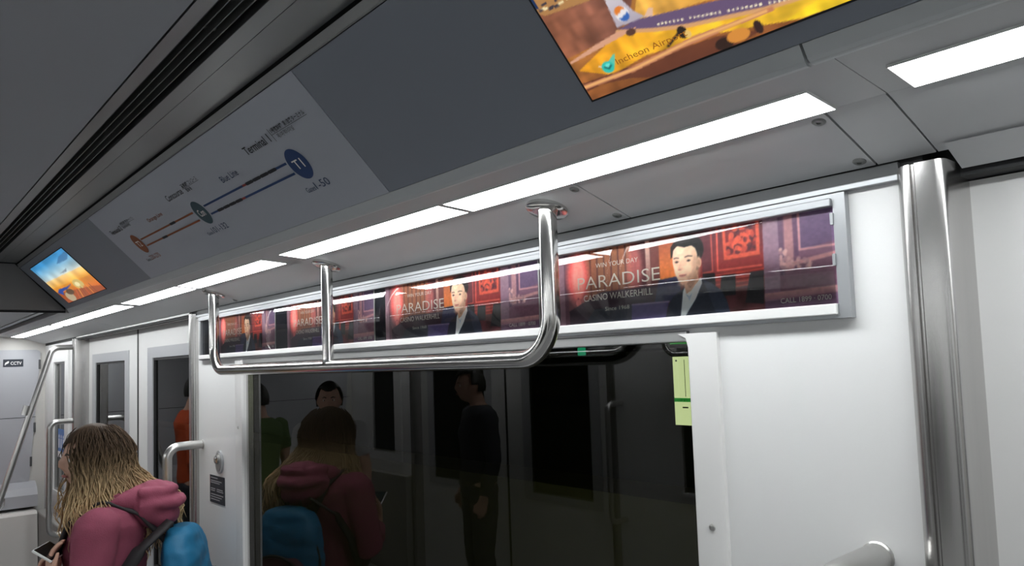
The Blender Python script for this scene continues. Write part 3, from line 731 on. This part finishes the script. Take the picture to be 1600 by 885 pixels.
    for ex in (.5105, .5535): c.ell(ex, .672, .0085, .021, (196, 150, 128), .6, .6); c.ell(ex, .669, .0072, .010, (70, 48, 44), .9, .5); c.ell(ex, .669, .0035, .011, (24, 18, 18), 1, .4)
    c.line([(.526, .67), (.5195, .60)], .012, (206, 160, 134), .6); c.ell(.522, .582, .009, .020, (206, 158, 134), .8, .7); c.ell(.520, .570, .006, .008, (150, 100, 84), .7, .7)
    c.ell(.529, .497, .0125, .016, (190, 110, 104), .9, .5); c.line([(.518, .500), (.529, .497), (.543, .504)], .007, (140, 74, 72), .9)
    # soften the print, then paint the cover's reflected haze in as lifted blacks
    a = c.a
    for _ in range(2):
        b = a.copy(); b[1:-1] = (a[:-2]+2*a[1:-1]+a[2:])/4; a = b.copy(); a[:, 1:-1] = (b[:, :-2]+2*b[:, 1:-1]+b[:, 2:])/4
    lum = a.mean(-1, keepdims=True); c.a = (a*.86+lum*.14)*.92+.075; c.noise(.05, 120, 40, 8)
    return c
def advert():
    t = empty('advertisement_frame', (-1.71, 1.0, H+.0415)); tag(t, 'long aluminium advertising frame with four casino posters above the window', 'poster frame')
    fr = wallf(1.0)
    g = G(); x0, x1, z0, z1 = -2.985, -.4395, .0415, .2113
    g.ring(x0, x1, z0, z1, .017, .0005, .0125, fr, .009); g.obj('frame', 'aluminium', t)
    G().box(x0+.017, x1-.017, z0+.009, z1-.009, .0005, .0042, 0, fr).obj('backing', 'backing_navy', t)
    G().box(x0+.012, x1-.0175, .1939, .2052, .0045, .0185, 0, fr, bev=.0015).obj('top_rail', 'aluminium', t)
    G().box(x0+.012, x1-.0175, .0465, .0614, .0045, .0185, 0, fr, bev=.0015).obj('bottom_rail', 'white_plastic', t)
    for z in (.0545, .179, .123): G().box(x1-.0205, x1-.0165, z-.01, z+.006, .0045, .0150, 0, fr).obj('clip', 'aluminium', t)
    c = paint_poster()
    first = None
    for i, (a, b) in enumerate(((-.9935, -.4585), (-1.616, -1.051), (-2.195, -1.674), (-2.786, -2.288))):
        def pf(u, v, w, a=a, b=b): return (a+(b-a)*u, 1.0-w, H+.0614+.1325*v)
        if first is None:
            p = c.mesh('poster', 0, 1, 0, 1, .0062, pf, 'poster_print', t, 2.0); first = (p, a, b)
        else:
            q = first[0]; p = q.copy(); COL.objects.link(p); p.scale.x = (b-a)/(first[2]-first[1]); p.location.x = (a+b)/2 - t.location.x
        lab = ['casino poster at the right end of the frame', 'casino poster left of the right handrail post', 'casino poster just right of the middle handrail post\'s left side', 'casino poster beside the left handrail post'][i]
        p['label'] = lab
        def tx(s, u, v, h, wd, m, bold=0):
            me = text('lettering', s, pf, u, v, h, m, wd, None, .0066, bold=bold)
            me.parent = p; me.matrix_parent_inverse = Matrix.Translation(-Vector((p.location+t.location))) if p.scale.x == 1 else (Matrix.Translation(p.location+t.location) @ Matrix.Diagonal((p.scale.x, 1, 1, 1))).inverted()
        tx('WIN YOUR DAY', .180, .752, .062, .182, 'print_cream'); tx('PARADISE', .094, .480, .168, .352, 'print_cream', -.006)
        tx('CASINO WALKERHILL', .120, .308, .088, .294, 'print_cream', .004); tx('Since 1968', .215, .158, .052, .104, 'print_cream'); tx('CALL 1899 · 0700', .842, .052, .056, .14, 'print_cream', .008)
        g = G()
        g.box(b+.001, b+.0045, .0614, .1939, .0044, .0066, 0, fr); g.obj('poster_strip', 'print_white', t)
    # thin clear cover sheet held along both long edges, bulging a few millimetres between them
    n, k = 110, 26; xs = np.linspace(-2.955, -.461, n+1); V = []
    for w in (0, .0006):
        for x in xs:
            sag = max(.0015, .0076-.0046*((x+1.52)/1.05)**2)
            for q in range(k+1):
                v = -1+2*q/k; V.append((x, 1.0-.0078-w-sag*(1-v*v), H+.1277+.0655*v))
    F = []; MI = []; N = (n+1)*(k+1)
    for i in range(n):
        for q in range(k):
            a = i*(k+1)+q; b = a+k+1
            F += [(N+a, N+b, N+b+1, N+a+1), (a, a+1, b+1, b)]; MI += [0, 1]
    for i in range(n):
        for a, b in ((i*(k+1), (i+1)*(k+1)), (i*(k+1)+k, (i+1)*(k+1)+k)): F.append((a, b, N+b, N+a)); MI.append(1)
    for q in range(k):
        for a in (q, n*(k+1)+q): F.append((a, a+1, N+a+1, N+a)); MI.append(1)
    new_obj('cover_pane', V, F, None, t, smooth=True, mats=['cover_clear', 'clear_back'], mi=MI)
advert()

# ------------------------------------------------------------------ small wall fittings
fw1 = wallf(1.0)
t = empty('intercom_button', (-2.795, 1.0, H-.337)); tag(t, 'oval grey call button with chrome centre on the white wall by the window', 'button')
G().disc(-2.795, -.337, .042, .0005, .008, fw1, 28, .034).obj('plate', 'frame_grey', t, smooth=True)
G().disc(-2.795, -.337, .034, .008, .0105, fw1, 28, .027).obj('rim', 'aluminium_grey', t, smooth=True)
G().lathe([(.017, 0), (.017, .006), (.012, .010), (.004, .0115)], lambda u, v, w: (-2.797+u, 1-.0105-w, H-.327+v), 20).obj('button', 'chrome', t, smooth=True)
t = tag(G().box(-2.903, -2.752, -.492, -.391, .0003, .0018, 0, fw1).obj('notice_plate', 'sticker_navy'), 'small dark notice plate with fine white print under the oval button', 'notice')
g = G()
for i, (a, b, z) in enumerate(((-.893, -.82, -.4), (-.893, -.78, -.411), (-.893, -.80, -.418), (-.893, -.845, -.440), (-.83, -.77, -.440), (-.893, -.85, -.447), (-.83, -.765, -.447), (-.893, -.765, -.461), (-.893, -.78, -.470), (-.893, -.80, -.479))):
    g.rect(-2+a, -2+b, z-.0016, z+.0016, .0021, fw1)
g.obj('fine_print', 'frame_grey', t, normals=False)
G().rect(-2.902, -2.899, -.43, -.395, .0021, fw1).obj('red_edge', 'print_red', t, normals=False)
t = tag(G().box(-5.86, -5.585, -.545, -.355, -.0085, -.0075, 0, wallf(1.0)).obj('priority_sticker', 'sticker_blue'), 'blue and white priority sticker on the narrow far side window', 'sticker')
g = G().box(-5.86, -5.585, -.545, -.505, -.0074, -.0071, 0, fw1)
for i in range(4):
    x = -5.825+i*.07; g.disc(x, -.405, .012, -.0074, -.0071, fw1, 12); g.box(x-.014, x+.014, -.482, -.42, -.0074, -.0071, 0, fw1)
g.obj('figure_symbols', 'print_white', t)

# ------------------------------------------------------------------ outside the glass: station side
o = struct(G().box(-9, 3, 2.25, 2.4, -.6, 4).obj('wall_tunnel', 'concrete_dark'))
G().box(-9, 3, 2.0, 2.25, -.6, H-.48).obj('platform_ledge', 'sill_olive', o)
t = tag(G().box(-1.335, -.75, 1.79, 1.86, H-.209, H-.002, bev=.004).obj('station_map_sign', 'rubber_black'), 'lit pale green station sign outside the window at its right edge', 'sign')
fs = wallf(1.79)
for x in (-1.25, -.85): G().box(x-.02, x+.02, 1.86, 2.25, H-.12, H-.09).obj('bracket', 'rubber_black', t)
G().box(-1.328, -.757, -.204, -.006, .0005, .002, 0, fs).obj('lit_face', 'sign_lamp', t)
G().box(-1.328, -.757, -.137, -.126, .0022, .0028, 0, fs).obj('green_band', 'sign_green', t)
text('lettering', '승강장 안내', fs, -1.315, -.1345, .006, 'print_white', .06, t, .003)
g = G(); g.rect(-1.318, -1.312, -.020, -.015, .003, fs); g.rect(-1.288, -1.286, -.122, -.015, .003, fs); g.rect(-1.30, -1.28, -.155, -.151, .003, fs); g.rect(-1.27, -1.25, -.155, -.152, .003, fs)
g.obj('sign_print', 'print_teal', t, normals=False)
t = tag(G().box(-1.34, -.9, 1.79, 1.86, H+.028, H+.062, bev=.004).obj('exit_sign', 'rubber_black'), 'small green lit exit sign above the station sign outside the window', 'sign')
for x in (-1.25, -1.0): G().box(x-.015, x+.015, 1.86, 2.25, H+.038, H+.052).obj('bracket', 'rubber_black', t)
G().box(-1.335, -.905, .031, .059, .0005, .002, 0, fs).obj('lit_face', 'sign_green', t)
g = G().prism([(-1.31, .038), (-1.295, .045), (-1.28, .036), (-1.27, .040), (-1.288, .052), (-1.30, .052)], .0022, .003, 'w', 0, fs); g.disc(-1.282, .055, .003, .0022, .003, fs, 10); g.box(-1.25, -1.225, .034, .056, .0022, .003, 0, fs)
g.obj('running_figure', 'sign_lamp', t)
t = tag(G().box(-1.676, -1.655, 1.75, 1.77, H+.008, H+.034, bev=.003).obj('indicator_lamp', 'lamp_teal'), 'tiny teal lamp glowing outside the top of the window', 'lamp')
G().box(-1.67, -1.661, 1.77, 2.25, H+.016, H+.025).obj('bracket', 'rubber_black', t)

# ------------------------------------------------------------------ people
from mathutils import noise as mn
def ellipsoid(g, c, r, n=20, k=14):
    v = []; f = []
    for i in range(k+1):
        th = math.pi*i/k
        for j in range(n):
            ph = 2*math.pi*j/n; v.append((c[0]+r[0]*math.sin(th)*math.cos(ph), c[1]+r[1]*math.sin(th)*math.sin(ph), c[2]+r[2]*math.cos(th)))
    for i in range(k):
        for j in range(n): f.append((i*n+j, i*n+(j+1) % n, (i+1)*n+(j+1) % n, (i+1)*n+j))
    return g.add(v, f)
def loft(g, rings, n=24, p=2.3):             # rings: (cx, cy, cz, rx, ry)
    v = []
    for cx, cy, cz, rx, ry in rings:
        for j in range(n):
            a = 2*math.pi*j/n; c, s = math.cos(a), math.sin(a)
            v.append((cx+rx*abs(c)**(2/p)*math.copysign(1, c), cy+ry*abs(s)**(2/p)*math.copysign(1, s), cz))
    k = len(rings); f = [(i*n+j, i*n+(j+1) % n, (i+1)*n+(j+1) % n, (i+1)*n+j) for i in range(k-1) for j in range(n)]
    f += [tuple(range(n-1, -1, -1)), tuple(range((k-1)*n, k*n))]
    return g.add(v, f)
def fuse(g, voxel, smooth=4, wrinkle=0, wscale=14, cut=None):
    """merge the collected closed pieces into one continuous surface; returns vertices and faces"""
    me = bpy.data.meshes.new('tmp'); me.from_pydata(g.v, [], g.f)
    bm = bmesh.new(); bm.from_mesh(me); bmesh.ops.remove_doubles(bm, verts=bm.verts, dist=1e-5); bmesh.ops.recalc_face_normals(bm, faces=bm.faces); bm.to_mesh(me); bm.free()
    o = bpy.data.objects.new('tmp', me); COL.objects.link(o)
    m = o.modifiers.new('r', 'REMESH'); m.mode = 'VOXEL'; m.voxel_size = voxel
    if smooth: s = o.modifiers.new('s', 'SMOOTH'); s.iterations = smooth; s.factor = .5
    dg = bpy.context.evaluated_depsgraph_get(); e = bpy.data.meshes.new_from_object(o.evaluated_get(dg))
    v = np.empty(len(e.vertices)*3); e.vertices.foreach_get('co', v); v = v.reshape(-1, 3)
    if wrinkle:
        nr = np.empty(len(e.vertices)*3); e.vertices.foreach_get('normal', nr); nr = nr.reshape(-1, 3)
        d = np.array([mn.noise(Vector((p[0]*wscale, p[1]*wscale, p[2]*wscale*1.6)))+.5*mn.noise(Vector((p[0]*wscale*2.3+9, p[1]*wscale*2.3, p[2]*wscale*2.9))) for p in v])
        v = v+nr*(d*wrinkle)[:, None]
    f = [tuple(p.vertices) for p in e.polygons]
    bpy.data.objects.remove(o); bpy.data.meshes.remove(me); bpy.data.meshes.remove(e)
    return v, f
def head_piece(g, c, s=1.0):
    n, k = 64, 48; v = []; f = []
    def bump(d, t, sg): return math.exp(-((d[0]-t[0])**2+(d[2]-t[2])**2)/(2*sg*sg))*(1 if d[1] < 0 else 0)
    for i in range(k+1):
        th = math.pi*i/k
        for j in range(n):
            ph = 2*math.pi*j/n; d = (math.sin(th)*math.cos(ph), math.sin(th)*math.sin(ph), math.cos(th))
            x, y, z = d[0]*.074, d[1]*.094, d[2]*.113
            if d[2] < 0: q = -d[2]; x *= 1-.30*q**1.6; y = y*(1-.10*q)-.012*q if d[1] < 0 else y*(1-.42*q)
            if d[1] < 0: y *= 1-.05*abs(d[0]); 
            y -= .021*bump(d, (0, 0, -.17), .10)+.012*bump(d, (0, 0, .03), .08)+.005*bump(d, (0, 0, .30), .25)
            y -= .007*bump(d, (.0, 0, -.50), .10)+.008*bump(d, (0, 0, -.80), .14)
            y -= .005*(bump(d, (.34, 0, .20), .14)+bump(d, (-.34, 0, .20), .14))
            y += .011*(bump(d, (.36, 0, .03), .11)+bump(d, (-.36, 0, .03), .11))+.003*bump(d, (0, 0, -.36), .08)+.003*bump(d, (0, 0, -.52), .025)
            v.append((c[0]+x*s, c[1]+y*s, c[2]+z*s))
    for i in range(k):
        for j in range(n): f.append((i*n+j, i*n+(j+1) % n, (i+1)*n+(j+1) % n, (i+1)*n+j))
    g.add(v, f)
    for sx in (1, -1): ellipsoid(g, (c[0]+sx*.076*s, c[1]+.012*s, c[2]-.008*s), (.010*s, .019*s, .030*s), 12, 8)
def hand_piece(g, w, d, n_, side, curl=.5):
    d = Vector(d).normalized(); n_ = Vector(n_).normalized(); s = d.cross(n_).normalized()*side; w = Vector(w)
    for k in range(4):
        b = w+s*(-.027+.018*k); g.tube([b, b+d*.045, b+d*.085], [.014, .0135, .011], 10)
    for k in range(4):
        L = (.062, .074, .070, .056)[k]; p = w+s*(-.027+.018*k)+d*.085; path = [p]; a = 0
        for q in range(3):
            a += curl*.9; p = p+(d*math.cos(a)+n_*math.sin(a))*L*(.42, .33, .25)[q]; path.append(p)
        g.tube(path, [.0092, .0086, .0080, .0068], 10)
    b = w-s*.022+d*.02; g.tube([b, b-s*.028+d*.022+n_*.012, b-s*.034+d*.055+n_*.022, b-s*.028+d*.078+n_*.03], [.013, .0115, .0095, .0075], 10)
def person(x, y, rz, h, label, top, top_m, legs_m, hair, hair_m, arms, voxel=.012, turn=0, group=None):
    k = h/1.70; root = empty('person', (x, y, 0)); tag(root, label, 'person', group)
    ca, sa = math.cos(rz), math.sin(rz)
    def T(v):
        v = np.asarray(v, float)*k; return np.stack([x+v[:, 0]*ca-v[:, 1]*sa, y+v[:, 0]*sa+v[:, 1]*ca, v[:, 2]], 1)
    def part(name, g, m, vox=voxel, smooth=4, wr=0, parent=root, ws=14):
        v, f = fuse(g, vox, smooth, wr, ws); return new_obj(name, T(v), f, m, parent, 'all', normals=False)
    def raw(name, g, m, parent=root, smooth='all'):
        return new_obj(name, T(g.v), g.f, m, parent, smooth)
    hc = (0, -.045, 1.588)
    def torso(g, e, zlo=.92):
        R = [(.93, .150, .105), (1.00, .140, .100), (1.08, .132, .098), (1.18, .146, .106), (1.28, .160, .112), (1.36, .168, .104), (1.40, .150, .086), (1.43, .105, .068), (1.455, .066, .058)]
        loft(g, [(0, .0+.02*(z > 1.3), z, rx+e, ry+e) for z, rx, ry in R if z >= zlo])
    g = G(); torso(g, 0); loft(g, [(0, .016, 1.42, .056, .056), (0, .006, 1.48, .050, .052), (0, -.018, 1.55, .050, .055)])
    hg = G(); head_piece(hg, (0, 0, 0))
    ct, st_ = math.cos(turn), math.sin(turn)
    g.add([(hc[0]+p[0]*ct-p[1]*st_, hc[1]+p[0]*st_+p[1]*ct, hc[2]+p[2]) for p in hg.v], hg.f)
    for s in (1, -1):
        sh, el, wr_, fd, pn = arms[0 if s > 0 else 1]
        g.tube([Vector(sh), Vector(sh).lerp(Vector(el), .5), Vector(el), Vector(el).lerp(Vector(wr_), .4), Vector(wr_)], [.052, .046, .039, .036, .026], 16)
        ellipsoid(g, sh, (.056, .056, .056)); hand_piece(g, wr_, fd, pn, s)
        g.tube([(s*.085, 0, .95), (s*.092, 0, .72), (s*.095, -.012, .48), (s*.097, .012, .30), (s*.10, .02, .08)], [.093, .078, .056, .053, .036], 16)
        loft(g, [(s*.103, -.03, .012, .036, .10), (s*.103, -.03, .04, .036, .095), (s*.102, .0, .075, .033, .05)])
    body = part('body', g, 'skin', min(voxel, .0075) if voxel < .01 else voxel)
    # eyes and mouth belong to the head
    def hp(p): return (hc[0]+p[0]*ct-p[1]*st_, hc[1]+p[0]*st_+p[1]*ct, hc[2]+p[2])
    for s in (1, -1):
        eg = G(); ellipsoid(eg, hp((s*.0275, -.0735, .004)), (.012, .012, .0095), 14, 10); e = raw('eye', eg, 'eye_white', body)
        ig = G(); ellipsoid(ig, hp((s*.0275, -.0822, .004)), (.0052, .004, .0052), 12, 8); raw('iris', ig, 'iris', body)
        bg = G(); bg.tube([hp((s*.014, -.0905, .020)), hp((s*.028, -.090, .026)), hp((s*.043, -.082, .021))], [.003, .0035, .002], 8); raw('eyebrow', bg, hair_m if hair_m != 'hair_colour' else 'shoe_dark', body)
    lg = G(); lg.tube([hp((-.021, -.086, -.055)), hp((-.008, -.0945, -.053)), hp((.008, -.0945, -.053)), hp((.021, -.086, -.055))], [.002, .0055, .0055, .002], 8); raw('lips', lg, 'lip', body)
    # clothes
    g = G(); torso(g, .018 if top == 'hoodie' else .013)
    for s in (1, -1):
        sh, el, wr_, fd, pn = arms[0 if s > 0 else 1]; e = .016 if top == 'hoodie' else .009
        ellipsoid(g, sh, (.058+e*.7, .060+e*.7, .056+e*.7))
        if top == 'tee': g.tube([Vector(sh), Vector(sh).lerp(Vector(el), .62)], [.062, .060], 16)
        else: g.tube([Vector(sh), Vector(sh).lerp(Vector(el), .5), Vector(el), Vector(el).lerp(Vector(wr_), .45), Vector(el).lerp(Vector(wr_), .93)], [.058+e, .052+e, .046+e, .042+e, .033+e*.6], 16)
    if top == 'hoodie': loft(g, [(0, .0, .86, .165, .122), (0, 0, .92, .172, .128), (0, 0, .97, .165, .122)])
    shirt = part('hoodie' if top == 'hoodie' else 'jacket' if top == 'jacket' else 'shirt', g, top_m, max(voxel, .008), 5, .0055 if top == 'hoodie' else .005, ws=9)
    g = G(); loft(g, [(0, 0, .84, .165, .115), (0, 0, .92, .160, .112), (0, 0, .99, .152, .108)])
    for s in (1, -1): g.tube([(s*.088, 0, .92), (s*.095, 0, .70), (s*.098, -.012, .48), (s*.10, .012, .30), (s*.102, .018, .07)], [.104, .090, .071, .066, .056], 16)
    part('trousers', g, legs_m, max(voxel, .011), 4, .006)
    for s in (1, -1):
        g = G(); loft(g, [(s*.103, -.035, .0, .046, .128), (s*.103, -.035, .03, .047, .128), (s*.103, -.02, .06, .043, .10), (s*.102, .01, .10, .040, .056)]); part('shoe', g, 'shoe_dark', .012, 3)
    # hair
    def cap(e, drop, front=.38):
        v = []; n, kk = 40, 26; f = []
        for i in range(kk+1):
            th = math.pi*i/kk*.78
            for j in range(n):
                ph = 2*math.pi*j/n; d = Vector((math.sin(th)*math.cos(ph), math.sin(th)*math.sin(ph), math.cos(th)))
                ee = e*(1+.18*mn.noise(d*4)); v.append(hp((d.x*(.074+ee), d.y*(.094+ee), d.z*(.113+ee)-.0)))
        keep = []
        for i in range(kk):
            for j in range(n):
                th = math.pi*(i+.5)/kk*.78; ph = 2*math.pi*(j+.5)/n
                dx, dy, dz = math.sin(th)*math.cos(ph), math.sin(th)*math.sin(ph), math.cos(th)
                if dy < -.12 and dz < front+.25*abs(dx): continue
                if dz < drop or (hair == 'short' and dy < .30 and dz < .08): continue
                keep.append((i*n+j, i*n+(j+1) % n, (i+1)*n+(j+1) % n, (i+1)*n+j))
        return v, keep
    if hair == 'short':
        g = G(); v, f = cap(.012, -.35, .50); g.add(v, f)
        o = raw('hair', g, hair_m); md = o.modifiers.new('thick', 'SOLIDIFY'); md.thickness = .008; md.offset = 1
    else:
        rs = random.Random(11); g = G(); vcols = []
        v, f = cap(.013, -.62, .42); g.add(v, f)
        def colour(z, r):
            t = min(1, max(0, (1.64-z)/.26)); t = t*t*(3-2*t)
            a = (.055, .034, .020); b = (.62, .45, .25); c = [p*(1-t)+q*t for p, q in zip(a, b)]
            return [q*(.65+.7*r) for q in c]
        for p in g.v: vcols.append(colour(p[2], .25))
        for s_ in range(1500):
            ph = rs.uniform(-14, 194) if s_ % 9 else rs.choice((rs.uniform(-38, -14), rs.uniform(194, 218)))
            ph = math.radians(ph); L = rs.uniform(.26, .42); fl = rs.uniform(.0, 1.0); r0 = rs.uniform(.012, .030); wa = rs.uniform(.004, .014); wf = rs.uniform(14, 26); wp = rs.uniform(0, 6.28)
            path = []; z0 = rs.uniform(.02, .118)
            for q in range(13):
                t = q/12; z = z0-t*L
                if z > -.03: rr = math.sqrt(max(0, 1-(max(z, 0)/.135)**2)); rx, ry = (.074+r0)*max(rr, .12), (.094+r0+.012)*max(rr, .12)
                else:
                    u = min(1, (-.03-z)/.14); rx = (.074+r0)*(1-.06*u)+.035*fl*u+.02*u*u; ry = (.094+r0)*(1-.16*u)+.045*fl*u+.03*u*u+(.125*(.35+.65*fl)*u*max(0, math.sin(ph)) if math.sin(ph) > 0 else 0)
                w_ = wa*math.sin(wf*t*1.2+wp)*min(1, t*2.5)
                a = ph+.16*math.sin(wp+t*5)
                path.append(hp(((rx+w_)*math.cos(a), (ry+w_)*math.sin(a)+.012*t, z)))
            m0 = rs.uniform(.0009, .0024); rad = [m0*(.7+.5*min(1, 4*(q/12)*(1-q/12)+.2)) if q < 12 else .0004 for q in range(13)]
            n0 = len(g.v); g.tube(path, rad, 4, cap=False); rc = rs.random()
            for p in g.v[n0:]: vcols.append(colour(p[2], rc))
        me_v = T(g.v); o = new_obj('hair', me_v, g.f, 'hair_colour', root, 'all', normals=False); o['label'] = 'long wavy hair, brown at the top and blond towards the tips'
        at = o.data.color_attributes.new('Col', 'FLOAT_COLOR', 'POINT'); at.data.foreach_set('color', np.concatenate([np.array(vcols), np.ones((len(vcols), 1))], 1).astype(np.float32).ravel())
    return root, part, raw, T, shirt

hold = (((.166, .022, 1.372), (.215, .0, 1.105), (.185, -.115, 1.195), (-.2, -.1, .9), (-.3, .9, .2)), ((-.166, .022, 1.372), (-.215, -.03, 1.105), (.02, -.175, 1.16), (.35, -.1, .8), (.3, .9, .2)))
down = (((.185, .015, 1.385), (.235, .03, 1.10), (.225, -.05, .86), (0, -.1, -1), (-1, 0, 0)), ((-.185, .015, 1.385), (-.235, .03, 1.10), (-.225, -.05, .86), (0, -.1, -1), (1, 0, 0)))

WX, WY, WR, WH = -2.80, .625, math.radians(-30), 1.575
root, part, raw, T, hoodie = person(WX, WY, WR, WH, 'woman in a pink hoodie with long wavy brown and blond hair, facing left', 'hoodie', 'pink_fleece', 'denim', 'long', 'hair_colour', hold, .0085, math.radians(28))
# hood lying behind the neck, its rim, and the grey collar of the shirt beneath
g = G()
ring = [(.098*math.cos(a), .040+.085*math.sin(a), 1.428+.016*math.sin(a)-.030*max(0, -math.sin(a))) for a in np.linspace(math.radians(-70), math.radians(250), 18)]
g.tube(ring, [.017+.028*max(0, math.sin(a)) for a in np.linspace(math.radians(-70), math.radians(250), 18)], 14)
ellipsoid(g, (0, .160, 1.415), (.115, .070, .085)); ellipsoid(g, (0, .185, 1.375), (.085, .055, .060)); g.tube([(.088*math.cos(a), .125+.095*math.sin(a), 1.462) for a in np.linspace(math.radians(5), math.radians(175), 14)], .021, 12); g.tube([(.10*math.cos(a), .135+.115*math.sin(a), 1.42) for a in np.linspace(math.radians(0), math.radians(180), 14)], .020, 12)
part('hood', g, 'pink_fleece', .007, 4, .007, hoodie, 13)
g = G(); g.tube([(.088*math.cos(a), .03+.072*math.sin(a), 1.450+.020*math.sin(a)) for a in np.linspace(math.radians(-65), math.radians(245), 18)], .009, 10); raw('hood_rim', g, 'pink_rib', hoodie)
g = G(); g.tube([(.068*math.cos(a), .005+.064*math.sin(a), 1.472+.012*math.sin(a)) for a in np.linspace(0, 2*math.pi, 24)], .013, 10); raw('collar', g, 'grey_jersey', root)

def wearable(name, loc):
    return empty(name, loc)
bp = T([(0, .22, 1.1)])[0]
pack = empty('backpack', tuple(bp)); tag(pack, 'teal backpack with dark piping on the back of the woman in pink', 'backpack')
PK = [(0, .062, -.055)]
def pp_(name, g, m, vox=None, wr=0, parent=pack):
    if vox: v, f = fuse(g, vox, 5, wr, 12)
    else: v, f = g.v, g.f
    if name != 'strap': v = np.asarray(v, float)+np.array(PK[0])
    return new_obj(name, T(v), f, m, parent, 'all', normals=not vox)
g = G(); loft(g, [(0, .205, .90, .10, .05), (0, .207, .93, .145, .070), (0, .21, 1.05, .160, .076), (0, .208, 1.20, .158, .074), (0, .20, 1.31, .140, .066), (0, .192, 1.365, .10, .050), (0, .19, 1.385, .05, .03)], p=2.8)
pp_('bag', g, 'teal_nylon', .008, .008)
g = G(); loft(g, [(0, .272, .935, .10, .025), (0, .275, .96, .125, .035), (0, .278, 1.08, .132, .038), (0, .275, 1.17, .125, .035), (0, .27, 1.205, .09, .025)], p=2.8)
fp = pp_('front_pocket', g, 'maroon_nylon', .008, .006)
arc = [(.128*math.cos(a), .296+.004*math.sin(a), 1.10+.115*math.sin(a)) for a in np.linspace(-.25, math.pi+.25, 22)]
g = G(); g.tube(arc, .006, 8); pp_('piping', g, 'black_webbing', parent=fp)
g = G(); g.tube([(.162*math.cos(a)*(.92 if abs(math.sin(a)) > .9 else 1), .224, 1.14+.225*math.sin(a)) for a in np.linspace(-.5, math.pi+.5, 30)], .005, 8); pp_('piping', g, 'black_webbing')
g = G(); g.tube(fillet([(.03, .165, 1.37), (.03, .16, 1.43), (-.03, .16, 1.43), (-.03, .165, 1.37)], .02, 5), .006, 8); pp_('handle', g, 'black_webbing')
def ribbon(path, wd, th, ref=(1, 0, 0)):
    g = G(); path = fillet(path, .05, 5); n = len(path); v = []
    for i, p in enumerate(path):
        t_ = (path[min(i+1, n-1)]-path[max(i-1, 0)]).normalized(); sx = Vector(ref); sx = (sx-t_*sx.dot(t_)).normalized(); nn = t_.cross(sx)
        for a, b in ((-1, -1), (1, -1), (1, 1), (-1, 1)): v.append(p+sx*a*wd/2+nn*b*th/2)
    f = [(i*4+j, i*4+(j+1) % 4, i*4+4+(j+1) % 4, i*4+4+j) for i in range(n-1) for j in range(4)]+[(3, 2, 1, 0), tuple(range(4*n-4, 4*n))]
    return g.add(v, f)
for s in (1, -1):
    pp_('strap', ribbon([(s*.070, .215, 1.29), (s*.085, .135, 1.395), (s*.100, .02, 1.452), (s*.108, -.085, 1.385), (s*.115, -.135, 1.24), (s*.150, -.10, 1.06), (s*.185, .06, 1.0), (s*.13, .22, .93)], .045, .010), 'black_webbing')
pp_('strap', ribbon([(.085, .235, 1.36), (.150, .150, 1.28), (.178, .085, 1.17), (.192, .05, 1.05)], .045, .010, (0, 1, .5)), 'black_webbing')
# phone between her hands
pc = T([(.15, -.13, 1.30)])[0]
ph = empty('phone', tuple(pc)); tag(ph, 'dark phone in a pale case held up in front of the woman in pink', 'phone')
def pf(u, v, w):   # held upright, leaning away from her
    a = math.radians(35); return tuple(T([(.155+u, -.128-v*math.cos(a)+w*math.sin(a), 1.30+v*math.sin(a)+w*math.cos(a))])[0])
G().box(-.066, .066, -.036, .036, -.005, .003, 0, pf, bev=.003).obj('case', 'white_plastic', ph)
G().box(-.062, .062, -.033, .033, .0032, .0042, 0, pf).obj('screen', 'screen_black', ph)

person(-5.72, .30, math.radians(10), 1.72, 'passenger in an orange jacket with a dark strap, seen only reflected in the far door', 'jacket', 'orange_fabric', 'dark_fabric', 'short', 'hair_black', down, .014)
person(-5.22, -.10, math.radians(250), 1.64, 'passenger in a green shirt, seen only reflected at the left of the window', 'tee', 'green_fabric', 'dark_fabric', 'short', 'hair_black', down, .014)
person(-4.46, -.26, math.radians(120), 1.64, 'passenger with black hair and a white shirt, seen only reflected in the window', 'tee', 'white_fabric', 'dark_fabric', 'short', 'hair_black', down, .014)
person(-4.0, -1.12, math.radians(200), 1.70, 'passenger in dark clothes by the opposite doors, seen only as a faint reflection', 'jacket', 'dark_fabric', 'dark_fabric', 'short', 'hair_black', down, .014)
